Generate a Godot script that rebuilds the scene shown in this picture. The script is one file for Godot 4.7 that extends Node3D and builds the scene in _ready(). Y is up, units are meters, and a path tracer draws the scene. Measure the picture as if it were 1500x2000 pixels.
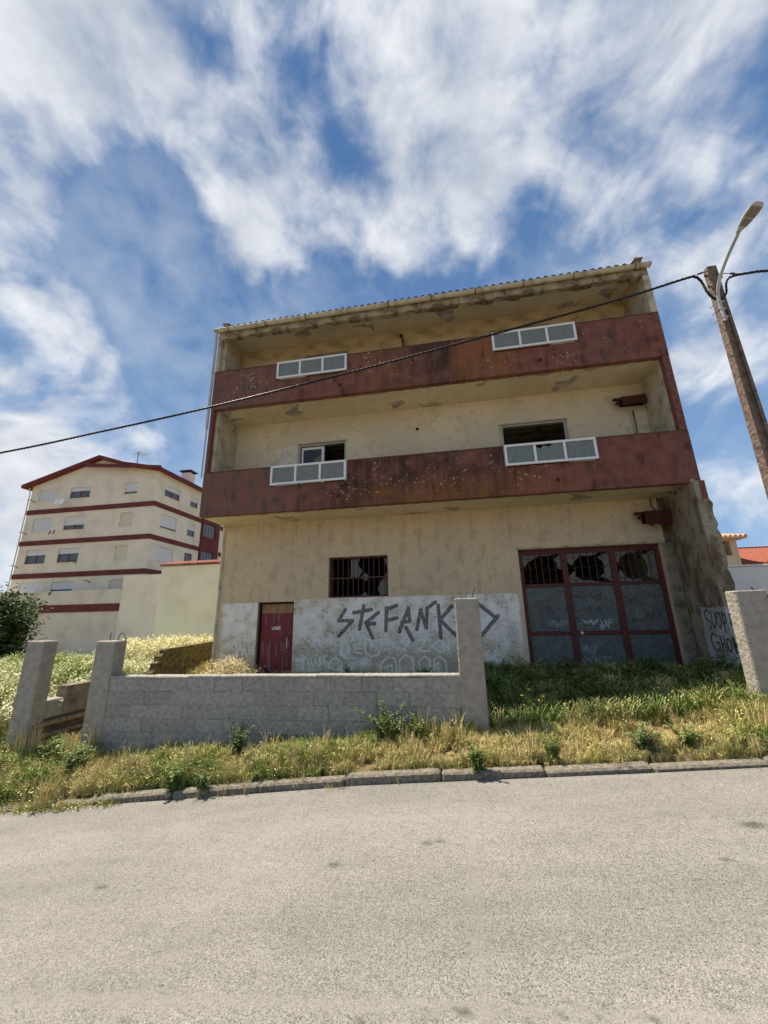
extends Node3D

# ---------------------------------------------------------------- mesh builder
class MB:
	var v := PackedVector3Array()
	var n := PackedVector3Array()
	var uv := PackedVector2Array()
	var c := PackedColorArray()
	var t := Transform3D()
	var org := Vector3.ZERO
	var us := Vector2.ONE
	var col := Color.WHITE
	var use_col := false

	func put(p: Vector3, nn: Vector3, u: Vector2) -> void:
		v.append(t * p)
		n.append((t.basis * nn).normalized())
		uv.append(u)
		if use_col:
			c.append(col)

	func uvof(p: Vector3, nn: Vector3) -> Vector2:
		var q := p - org
		var a := nn.abs()
		if a.z >= a.x and a.z >= a.y:
			return Vector2(q.x * us.x, -q.y * us.y)
		if a.x >= a.y:
			return Vector2(q.z * us.x, -q.y * us.y)
		return Vector2(q.x * us.x, q.z * us.y)

	# points run counter-clockwise seen from outside
	func tri(a: Vector3, b: Vector3, d: Vector3) -> void:
		var nn := (b - a).cross(d - a).normalized()
		put(a, nn, uvof(a, nn)); put(d, nn, uvof(d, nn)); put(b, nn, uvof(b, nn))

	func quad(a: Vector3, b: Vector3, d: Vector3, e: Vector3) -> void:
		tri(a, b, d)
		tri(a, d, e)

	func smooth_tri(a: Vector3, b: Vector3, d: Vector3, na: Vector3, nb: Vector3, nd: Vector3) -> void:
		put(a, na, uvof(a, na)); put(d, nd, uvof(d, na)); put(b, nb, uvof(b, na))

	func box(l: Vector3, h: Vector3) -> void:
		quad(Vector3(l.x, l.y, h.z), Vector3(h.x, l.y, h.z), Vector3(h.x, h.y, h.z), Vector3(l.x, h.y, h.z))
		quad(Vector3(h.x, l.y, l.z), Vector3(l.x, l.y, l.z), Vector3(l.x, h.y, l.z), Vector3(h.x, h.y, l.z))
		quad(Vector3(h.x, l.y, h.z), Vector3(h.x, l.y, l.z), Vector3(h.x, h.y, l.z), Vector3(h.x, h.y, h.z))
		quad(Vector3(l.x, l.y, l.z), Vector3(l.x, l.y, h.z), Vector3(l.x, h.y, h.z), Vector3(l.x, h.y, l.z))
		quad(Vector3(l.x, h.y, h.z), Vector3(h.x, h.y, h.z), Vector3(h.x, h.y, l.z), Vector3(l.x, h.y, l.z))
		quad(Vector3(l.x, l.y, l.z), Vector3(h.x, l.y, l.z), Vector3(h.x, l.y, h.z), Vector3(l.x, l.y, h.z))

	# box with chamfered edges; jit roughens the corners
	func cbox(l: Vector3, h: Vector3, b: float, jit := 0.0, rg: RandomNumberGenerator = null) -> void:
		var m := (l + h) * 0.5
		var e := (h - l) * 0.5
		b = minf(b, minf(e.x, minf(e.y, e.z)) * 0.9)
		var J := {}
		for sx in [-1, 1]:
			for sy in [-1, 1]:
				for sz in [-1, 1]:
					var o := Vector3.ZERO
					if rg:
						o = Vector3(rg.randf_range(-jit, jit), rg.randf_range(-jit, jit), rg.randf_range(-jit, jit))
					J[Vector3i(sx, sy, sz)] = o
		var g := func(sx: int, sy: int, sz: int, ax: int) -> Vector3:
			var s := Vector3(sx, sy, sz)
			var k := e - Vector3(b, b, b)
			k[ax] = e[ax]
			return m + s * k + J[Vector3i(sx, sy, sz)]
		for ax in 3:
			for s in [-1, 1]:
				var p := []
				for q in [[-1, -1], [1, -1], [1, 1], [-1, 1]]:
					var id := [0, 0, 0]
					id[ax] = s
					id[(ax + 1) % 3] = q[0]
					id[(ax + 2) % 3] = q[1]
					p.append(g.call(id[0], id[1], id[2], ax))
				if s > 0:
					quad(p[0], p[1], p[2], p[3])
				else:
					quad(p[3], p[2], p[1], p[0])
		for ax in 3:
			var a1 := (ax + 1) % 3
			var a2 := (ax + 2) % 3
			for s1 in [-1, 1]:
				for s2 in [-1, 1]:
					var i0 := [0, 0, 0]
					var i1 := [0, 0, 0]
					i0[ax] = -1; i0[a1] = s1; i0[a2] = s2
					i1[ax] = 1; i1[a1] = s1; i1[a2] = s2
					var p0: Vector3 = g.call(i0[0], i0[1], i0[2], a1)
					var p1: Vector3 = g.call(i1[0], i1[1], i1[2], a1)
					var p2: Vector3 = g.call(i1[0], i1[1], i1[2], a2)
					var p3: Vector3 = g.call(i0[0], i0[1], i0[2], a2)
					if s1 * s2 > 0:
						quad(p0, p1, p2, p3)
					else:
						quad(p3, p2, p1, p0)
		for sx in [-1, 1]:
			for sy in [-1, 1]:
				for sz in [-1, 1]:
					var p0: Vector3 = g.call(sx, sy, sz, 0)
					var p1: Vector3 = g.call(sx, sy, sz, 1)
					var p2: Vector3 = g.call(sx, sy, sz, 2)
					if sx * sy * sz > 0:
						tri(p0, p1, p2)
					else:
						tri(p0, p2, p1)

	func tube(pts: Array, r: float, sides := 8, r2 := -1.0) -> void:
		if r2 < 0.0:
			r2 = r
		var rings := []
		var dirs := []
		var up := Vector3(0.123, 0.31, 0.94).normalized()
		for i in pts.size():
			var d: Vector3
			if i == 0:
				d = pts[1] - pts[0]
			elif i == pts.size() - 1:
				d = pts[i] - pts[i - 1]
			else:
				d = (pts[i + 1] - pts[i]).normalized() + (pts[i] - pts[i - 1]).normalized()
			d = d.normalized()
			if absf(d.dot(up)) > 0.95:
				up = Vector3(0.9, 0.2, 0.1).normalized()
			var a := d.cross(up).normalized()
			up = a.cross(d).normalized()
			var rr := lerpf(r, r2, float(i) / (pts.size() - 1))
			var ring := []
			for k in sides:
				var w := TAU * k / sides
				var o := a * cos(w) + up * sin(w)
				ring.append([pts[i] + o * rr, o])
			rings.append(ring)
			dirs.append(d)
		for i in pts.size() - 1:
			for k in sides:
				var A = rings[i][k]
				var B = rings[i][(k + 1) % sides]
				var C2 = rings[i + 1][(k + 1) % sides]
				var D = rings[i + 1][k]
				smooth_tri(A[0], C2[0], B[0], A[1], C2[1], B[1])
				smooth_tri(A[0], D[0], C2[0], A[1], D[1], C2[1])
		for k in range(1, sides - 1):
			tri(rings[0][0][0], rings[0][k][0], rings[0][k + 1][0])
			var L: Array = rings[rings.size() - 1]
			tri(L[0][0], L[k + 1][0], L[k][0])

	# wall facing +z with rectangular holes (Rect2 x, y, w, h), th thick
	func wallx(x0: float, x1: float, y0: float, y1: float, zf: float, th: float, holes: Array) -> void:
		var xs := [x0, x1]
		var ys := [y0, y1]
		for r in holes:
			for q in [r.position.x, r.end.x]:
				if q > x0 and q < x1 and not xs.has(q): xs.append(q)
			for q in [r.position.y, r.end.y]:
				if q > y0 and q < y1 and not ys.has(q): ys.append(q)
		xs.sort(); ys.sort()
		var inside := func(i: int, j: int) -> bool:
			if i < 0 or j < 0 or i >= xs.size() - 1 or j >= ys.size() - 1:
				return false
			var m := Vector2((xs[i] + xs[i + 1]) * 0.5, (ys[j] + ys[j + 1]) * 0.5)
			for r in holes:
				if r.has_point(m): return false
			return true
		var zb := zf - th
		for i in xs.size() - 1:
			for j in ys.size() - 1:
				if not inside.call(i, j):
					continue
				var a := Vector3(xs[i], ys[j], zf)
				var b := Vector3(xs[i + 1], ys[j], zf)
				var d := Vector3(xs[i + 1], ys[j + 1], zf)
				var e := Vector3(xs[i], ys[j + 1], zf)
				var o := Vector3(0, 0, -th)
				quad(a, b, d, e)
				quad(b + o, a + o, e + o, d + o)
				if not inside.call(i - 1, j): quad(a + o, a, e, e + o)
				if not inside.call(i + 1, j): quad(b, b + o, d + o, d)
				if not inside.call(i, j - 1): quad(a + o, b + o, b, a)
				if not inside.call(i, j + 1): quad(e, d, d + o, e + o)

	# extrude a polygon (counter-clockwise seen from +z) from z0 (front) back to z1
	func prism(poly: PackedVector2Array, zf: float, zb: float) -> void:
		var idx := Geometry2D.triangulate_polygon(poly)
		var area := 0.0
		for i in poly.size():
			area += poly[i].cross(poly[(i + 1) % poly.size()])
		for k in range(0, idx.size(), 3):
			var a := poly[idx[k]]
			var b := poly[idx[k + 1]]
			var d := poly[idx[k + 2]]
			if (b - a).cross(d - a) < 0:
				var s := b; b = d; d = s
			tri(Vector3(a.x, a.y, zf), Vector3(b.x, b.y, zf), Vector3(d.x, d.y, zf))
			tri(Vector3(a.x, a.y, zb), Vector3(d.x, d.y, zb), Vector3(b.x, b.y, zb))
		for i in poly.size():
			var p := poly[i]
			var q := poly[(i + 1) % poly.size()]
			if area < 0:
				var s := p; p = q; q = s
			quad(Vector3(p.x, p.y, zb), Vector3(q.x, q.y, zb), Vector3(q.x, q.y, zf), Vector3(p.x, p.y, zf))

	# a flat leaf or blade: spine from a along the points, given half widths
	func ribbon(pts: Array, ws: Array, side: Vector3) -> void:
		for i in pts.size() - 1:
			var a: Vector3 = pts[i] - side * ws[i]
			var b: Vector3 = pts[i] + side * ws[i]
			var d: Vector3 = pts[i + 1] + side * ws[i + 1]
			var e: Vector3 = pts[i + 1] - side * ws[i + 1]
			if ws[i] > 0.0001: tri(a, b, d)
			if ws[i + 1] > 0.0001: tri(a, d, e)

	func mesh() -> ArrayMesh:
		var arr := []
		arr.resize(Mesh.ARRAY_MAX)
		arr[Mesh.ARRAY_VERTEX] = v
		arr[Mesh.ARRAY_NORMAL] = n
		arr[Mesh.ARRAY_TEX_UV] = uv
		if use_col:
			arr[Mesh.ARRAY_COLOR] = c
		var m := ArrayMesh.new()
		m.add_surface_from_arrays(Mesh.PRIMITIVE_TRIANGLES, arr)
		return m

# ---------------------------------------------------------------- marks drawn with a spray can or a marker
class Marks:
	var w: int
	var h: int
	var a := PackedFloat32Array()
	func _init(ww: int, hh: int) -> void:
		w = ww
		h = hh
		a.resize(ww * hh)
	func seg(p: Vector2, q: Vector2, r: float, val := 1.0, soft := 1.2) -> void:
		var x0 := maxi(0, int(minf(p.x, q.x) - r - 2))
		var x1 := mini(w - 1, int(maxf(p.x, q.x) + r + 2))
		var y0 := maxi(0, int(minf(p.y, q.y) - r - 2))
		var y1 := mini(h - 1, int(maxf(p.y, q.y) + r + 2))
		var d := q - p
		var ll := maxf(d.length_squared(), 0.0001)
		for y in range(y0, y1 + 1):
			for x in range(x0, x1 + 1):
				var o := Vector2(x, y) - p
				var k := clampf(o.dot(d) / ll, 0.0, 1.0)
				var s := clampf((r - (o - d * k).length()) / soft + 0.5, 0.0, 1.0) * val
				if s > a[y * w + x]:
					a[y * w + x] = s
	func line(pts: Array, r: float, val := 1.0, soft := 1.2) -> void:
		for i in pts.size() - 1:
			seg(pts[i], pts[i + 1], r, val, soft)

# ---------------------------------------------------------------- small helpers
var rng := RandomNumberGenerator.new()
var M := {}
var taken := {}

func V(x: float, y: float, z: float) -> Vector3:
	return Vector3(x, y, z)

func numbered(called: String) -> String:
	var k: int = taken.get(called, 0)
	taken[called] = k + 1
	return called if k == 0 else "%s_%03d" % [called, k]

func thing(called: String, label: String, category: String, at := Vector3.ZERO, group := "") -> Node3D:
	var o := Node3D.new()
	o.name = numbered(called)
	add_child(o)
	o.position = at
	tag(o, label, category, group)
	return o

func tag(o: Node, label: String, category: String, group := "") -> void:
	o.set_meta("label", label)
	o.set_meta("category", category)
	if group:
		o.set_meta("group", group)

func part(parent: Node, called: String, m: Mesh, mat: Material, label := "") -> MeshInstance3D:
	var o := MeshInstance3D.new()
	o.name = numbered(called) if parent == self else called
	o.mesh = m
	o.material_override = mat
	parent.add_child(o, true)
	if label:
		o.set_meta("label", label)
	return o

func struct(called: String, m: Mesh, mat: Material) -> MeshInstance3D:
	var o := part(self, called, m, mat)
	o.set_meta("kind", "structure")
	return o

func box_mesh(l: Vector3, h: Vector3, bevel := 0.0) -> ArrayMesh:
	var b := MB.new()
	if bevel > 0.0:
		b.cbox(l, h, bevel)
	else:
		b.box(l, h)
	return b.mesh()

func fnl(sd: int, freq: float, oct := 4, kind := FastNoiseLite.TYPE_SIMPLEX_SMOOTH) -> FastNoiseLite:
	var f := FastNoiseLite.new()
	f.seed = sd
	f.noise_type = kind
	f.frequency = freq
	f.fractal_type = FastNoiseLite.FRACTAL_FBM if oct > 1 else FastNoiseLite.FRACTAL_NONE
	f.fractal_octaves = oct
	return f

func ntex(size: int, noise: FastNoiseLite, cols: Array, offs := [], normal := 0.0) -> NoiseTexture2D:
	var t := NoiseTexture2D.new()
	t.width = size
	t.height = size
	t.seamless = true
	t.noise = noise
	if normal > 0.0:
		t.as_normal_map = true
		t.bump_strength = normal
	else:
		var g := Gradient.new()
		var o := PackedFloat32Array()
		var cc := PackedColorArray()
		for i in cols.size():
			o.append(offs[i] if offs.size() else float(i) / (cols.size() - 1))
			cc.append(cols[i])
		g.offsets = o
		g.colors = cc
		t.color_ramp = g
	return t

func c8(r: int, g: int, b: int) -> Color:
	return Color(r / 255.0, g / 255.0, b / 255.0)

func mat(color: Color, rough := 0.9, tex: Texture2D = null, normal: Texture2D = null, nscale := 1.0, metres := 0.0) -> StandardMaterial3D:
	var m := StandardMaterial3D.new()
	m.albedo_color = color
	m.roughness = rough
	m.metallic_specular = 0.4
	if tex:
		m.albedo_texture = tex
	if normal:
		m.normal_enabled = true
		m.normal_texture = normal
		m.normal_scale = nscale
	if metres > 0.0:
		m.uv1_triplanar = true
		m.uv1_world_triplanar = true
		m.uv1_scale = Vector3.ONE / metres
	return m

func paint(w: int, h: int, f: Callable) -> ImageTexture:
	var d := PackedByteArray()
	d.resize(w * h * 3)
	var i := 0
	for y in h:
		for x in w:
			var c: Color = f.call(x, y)
			d[i] = clampi(int(c.r * 255.0), 0, 255)
			d[i + 1] = clampi(int(c.g * 255.0), 0, 255)
			d[i + 2] = clampi(int(c.b * 255.0), 0, 255)
			i += 3
	return ImageTexture.create_from_image(Image.create_from_data(w, h, false, Image.FORMAT_RGB8, d))

func bump(w: int, h: int, noise: FastNoiseLite, amount: float) -> ImageTexture:
	var im := noise.get_image(w, h, false, false, false)
	im.convert(Image.FORMAT_RGBA8)
	im.bump_map_to_normal_map(amount)
	return ImageTexture.create_from_image(im)

func poly(xs: Array, x: float) -> float:
	if x <= xs[0][0]:
		return xs[0][1]
	for i in xs.size() - 1:
		if x <= xs[i + 1][0]:
			return lerpf(xs[i][1], xs[i + 1][1], (x - xs[i][0]) / (xs[i + 1][0] - xs[i][0]))
	return xs[xs.size() - 1][1]

func sstep(a: float, b: float, x: float) -> float:
	var k := clampf((x - a) / (b - a), 0.0, 1.0)
	return k * k * (3.0 - 2.0 * k)

# ---------------------------------------------------------------- the lie of the land
var hill := FastNoiseLite.new()
const ROAD := [[-60.0, -4.2], [-20.0, -2.9], [-8.0, -1.85], [-2.0, -1.21], [0.5, -0.94], [2.1, -0.765], [3.3, -0.64], [4.9, -0.465], [6.2, -0.36], [7.7, -0.24], [8.75, -0.15], [12.0, 0.12], [20.0, 0.7], [60.0, 2.2]]
const BASE := [[-60.0, -4.0], [-20.0, -2.4], [-6.0, -1.3], [-2.0, -0.82], [0.2, -0.66], [3.0, -0.47], [6.3, -0.27], [8.0, -0.14], [9.5, 0.1], [12.0, 0.35], [20.0, 0.9], [60.0, 2.4]]
const KERB_Z := 3.6

func road_y(x: float) -> float:
	return poly(ROAD, x)

func land(x: float, z: float) -> float:
	var k := road_y(x) + 0.07 - 0.04 * sstep(6.2, 7.6, x)
	var b := poly(BASE, x)
	var nz := hill.get_noise_2d(x * 3.0, z * 3.0) * 0.05
	if z > 12.0:
		return k + nz
	if z > KERB_Z - 0.16:
		return road_y(x) - 0.12
	if z > 2.5:
		return lerpf(b, k, sstep(2.5, KERB_Z - 0.16, z)) + nz * 0.5
	var lot := lerpf(-0.02, b, sstep(-1.0, 2.4, z))
	if x < 1.5:
		lot = lerpf(b - 0.05, lot, sstep(0.2, 1.6, x))
		lot = lerpf(0.0, lot, sstep(-1.5, 0.8, z))
	var field := lerpf(-0.32, b, sstep(0.8, 3.0, z)) - 1.0 * sstep(0.0, -10.0, z) * sstep(-1.8, -5.5, x)
	var y := lerpf(field, lot, sstep(-1.0, -0.82, x))
	y = lerpf(y, 0.2, sstep(11.2, 14.0, x) * (1.0 - sstep(1.5, 2.4, z)))
	return y + nz

# ---------------------------------------------------------------- sky
func make_sky() -> Sky:
	var blobs := [[-0.103,0.897,-0.429,0.215,1.00],[0.069,0.873,-0.484,0.186,0.90],[0.241,0.818,-0.522,0.169,0.75],[-0.223,0.832,-0.507,0.126,1.00],[-0.429,0.705,-0.565,0.095,1.6],[-0.326,0.833,-0.446,0.070,0.80],[0.423,0.746,-0.515,0.129,0.70],[0.010,0.759,-0.651,0.088,0.55],[-0.166,0.708,-0.686,0.059,0.60],[0.110,0.915,-0.389,0.182,0.90],[-0.594,0.739,-0.317,0.13,1.5],[-0.576,0.777,-0.253,0.084,1.00],[-0.489,0.814,-0.315,0.085,0.70],[-0.389,0.857,-0.337,0.070,0.60],[-0.740,0.470,-0.481,0.16,2.2],[-0.711,0.435,-0.552,0.085,1.5],[-0.788,0.321,-0.524,0.12,1.5],[-0.670,0.337,-0.662,0.090,0.40],[-0.811,0.202,-0.550,0.095,0.50],[0.484,0.448,-0.752,0.085,1.4],[0.543,0.172,-0.822,0.12,1.9],[0.388,0.650,-0.653,0.099,0.40],[-0.293,0.760,-0.581,0.075,1.2],[-0.531,0.726,-0.436,0.10,-1.3],[-0.558,0.635,-0.534,0.17,-1.5],[-0.080,0.798,-0.598,0.066,-1.00],[-0.244,0.737,-0.631,0.061,-0.60],[0.302,0.711,-0.635,0.085,-0.70],[-0.580,0.525,-0.623,0.110,-1.00],[-0.306,0.880,-0.364,0.026,-0.90],[0.322,0.477,-0.817,0.208,-0.50],[-0.304,0.677,-0.670,0.12,-1.0],[0.547,0.320,-0.773,0.066,-0.50]]
	var W := 4096
	var H := 2048
	var cw := 384
	var ch := 96
	var coarse := PackedFloat32Array()
	coarse.resize(cw * ch)
	var wide := fnl(41, 1.3, 3)
	for y in ch:
		var el := (0.5 - (y + 0.5) / (2.0 * ch)) * PI
		for x in cw:
			var az := ((x + 0.5) / cw - 0.5) * TAU
			var d := V(sin(az) * cos(el), sin(el), -cos(az) * cos(el))
			var s := 0.0
			var near := 0.0
			for b in blobs:
				var q: float = 1.0 - (d.x * b[0] + d.y * b[1] + d.z * b[2])
				var g := exp(-q / (b[3] * b[3] * 0.95))
				s += g * b[4]
				near += g
			# beyond the frame: broken cloud of the same kind goes on
			var free := clampf(1.0 - near, 0.0, 1.0)
			s += free * (0.35 + wide.get_noise_3d(d.x, d.y, d.z) * 1.3)
			coarse[y * cw + x] = s
	var ci := Image.create_from_data(cw, ch, false, Image.FORMAT_RF, coarse.to_byte_array())
	ci.resize(W, H / 2, Image.INTERPOLATE_CUBIC)
	var cov := ci.get_data().to_float32_array()
	var n1 := fnl(7, 2.3, 8)
	n1.fractal_gain = 0.54
	var n2 := fnl(19, 5.2, 6)
	n2.fractal_gain = 0.56
	var nw := fnl(23, 1.6, 3)
	var out := PackedFloat32Array()
	out.resize(W * H * 3)
	var i := 0
	for y in H / 2:
		var el := (0.5 - (y + 0.5) / H) * PI
		var sy := sin(el)
		var cy := cos(el)
		var up := pow(1.0 - sy, 1.6)
		var blue := Color(0.050, 0.115, 0.255).lerp(Color(0.22, 0.355, 0.545), up)
		var vy := sy * 1.35
		for x in W:
			# behind the lens every second column is enough
			if x > W / 4 and x < W * 3 / 4 and x % 2 == 1:
				out[i] = out[i - 3]
				out[i + 1] = out[i - 2]
				out[i + 2] = out[i - 1]
				i += 3
				continue
			var az := (x + 0.5) / W * TAU
			var dx := sin(az) * cy
			var dz := -cos(az) * cy
			var wx := nw.get_noise_3d(dx, vy, dz) * 0.16
			var a := n1.get_noise_3d(dx + wx, vy - wx, dz + wx * 0.5)
			var b := n2.get_noise_3d(dx - wx, vy + wx, dz)
			var c := cov[y * W + (x + W / 2) % W]
			if c > 0.0:
				c = 1.12 * tanh(c * 0.8)
			var dens := c * 0.68 + a * 0.95 + b * 0.42 - 0.11
			var al := clampf(dens / 0.82, 0.0, 1.0)
			al = al * al * (3.0 - 2.0 * al)
			al = maxf(al, clampf(0.10 + a * 0.30 + b * 0.2, 0.0, 0.30))
			# thin edges are bright, thick middles grey
			var lit := clampf(0.56 - (dens - 0.50) * 0.70 + b * 0.85 + (1.0 - sy) * 0.22, 0.0, 1.0)
			out[i] = lerpf(blue.r, lerpf(0.27, 0.61, lit), al)
			out[i + 1] = lerpf(blue.g, lerpf(0.31, 0.62, lit), al)
			out[i + 2] = lerpf(blue.b, lerpf(0.38, 0.64, lit), al)
			i += 3
	while i < out.size():
		out[i] = 0.30; out[i + 1] = 0.29; out[i + 2] = 0.26
		i += 3
	var im := Image.create_from_data(W, H, false, Image.FORMAT_RGBF, out.to_byte_array())
	var pm := PanoramaSkyMaterial.new()
	pm.panorama = ImageTexture.create_from_image(im)
	var s := Sky.new()
	s.sky_material = pm
	return s

func _ready() -> void:
	rng.seed = 11
	hill.seed = 5
	hill.frequency = 0.25
	# camera: an ultra-wide phone lens held up at the edge of the road
	var cam := Camera3D.new()
	cam.name = "camera"
	cam.keep_aspect = Camera3D.KEEP_HEIGHT
	cam.fov = 105.98
	cam.near = 0.05
	cam.far = 3000.0
	add_child(cam)
	cam.transform = Transform3D(Basis(V(0.98423, -0.02022, -0.17571), V(0.06579, 0.96401, 0.25759), V(0.16418, -0.26509, 0.95014)).orthonormalized(), V(6.025, 1.253, 8.227))
	cam.current = true
	# sky, exposure
	var we := WorldEnvironment.new()
	we.name = "environment"
	var env := Environment.new()
	env.background_mode = Environment.BG_SKY
	env.sky = make_sky()
	env.tonemap_mode = Environment.TONE_MAPPER_LINEAR
	env.tonemap_exposure = 1.55
	env.sdfgi_enabled = true
	env.ssao_enabled = true
	env.ssil_enabled = true
	we.environment = env
	add_child(we)
	# the sun stands high behind the house and to its left
	var sun := DirectionalLight3D.new()
	sun.name = "sun"
	sun.light_energy = 1.6
	sun.light_color = Color(1.0, 0.955, 0.88)
	sun.light_angular_distance = 0.5
	sun.shadow_enabled = true
	add_child(sun)
	sun.look_at_from_position(V(-0.44, 0.88, -0.195) * 50.0, Vector3.ZERO)
	print("sky ", Time.get_ticks_msec())
	materials()
	print("materials ", Time.get_ticks_msec())
	ground()
	house()
	front_walls()
	neighbours()
	street_pole()
	plants()
	print("done ", Time.get_ticks_msec())

# ---------------------------------------------------------------- materials
func scrawl(m: Marks, x: float, y: float, w: float, h: float, sd: int, r: float, val := 1.0) -> void:
	var g := RandomNumberGenerator.new()
	g.seed = sd
	var p := Vector2(x, y + h * 0.5)
	var k := int(w / h * 3.4) + 3
	for i in k:
		var q := Vector2(x + w * (i + 1.0) / k + g.randf_range(-0.25, 0.25) * h, y + h * (g.randf_range(0.0, 0.35) if i % 2 else g.randf_range(0.65, 1.0)))
		if g.randf() < 0.82:
			var mid := (p + q) * 0.5 + Vector2(g.randf_range(-0.2, 0.2), g.randf_range(-0.2, 0.2)) * h
			m.line([p, mid, q], r, val * g.randf_range(0.6, 1.0), 0.9)
		if g.randf() < 0.3:
			var rr := h * g.randf_range(0.12, 0.25)
			var ring := []
			for a in 9:
				ring.append(q + Vector2(cos(a * TAU / 8), sin(a * TAU / 8)) * rr)
			m.line(ring, r, val * 0.8, 0.9)
		p = q

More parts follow.
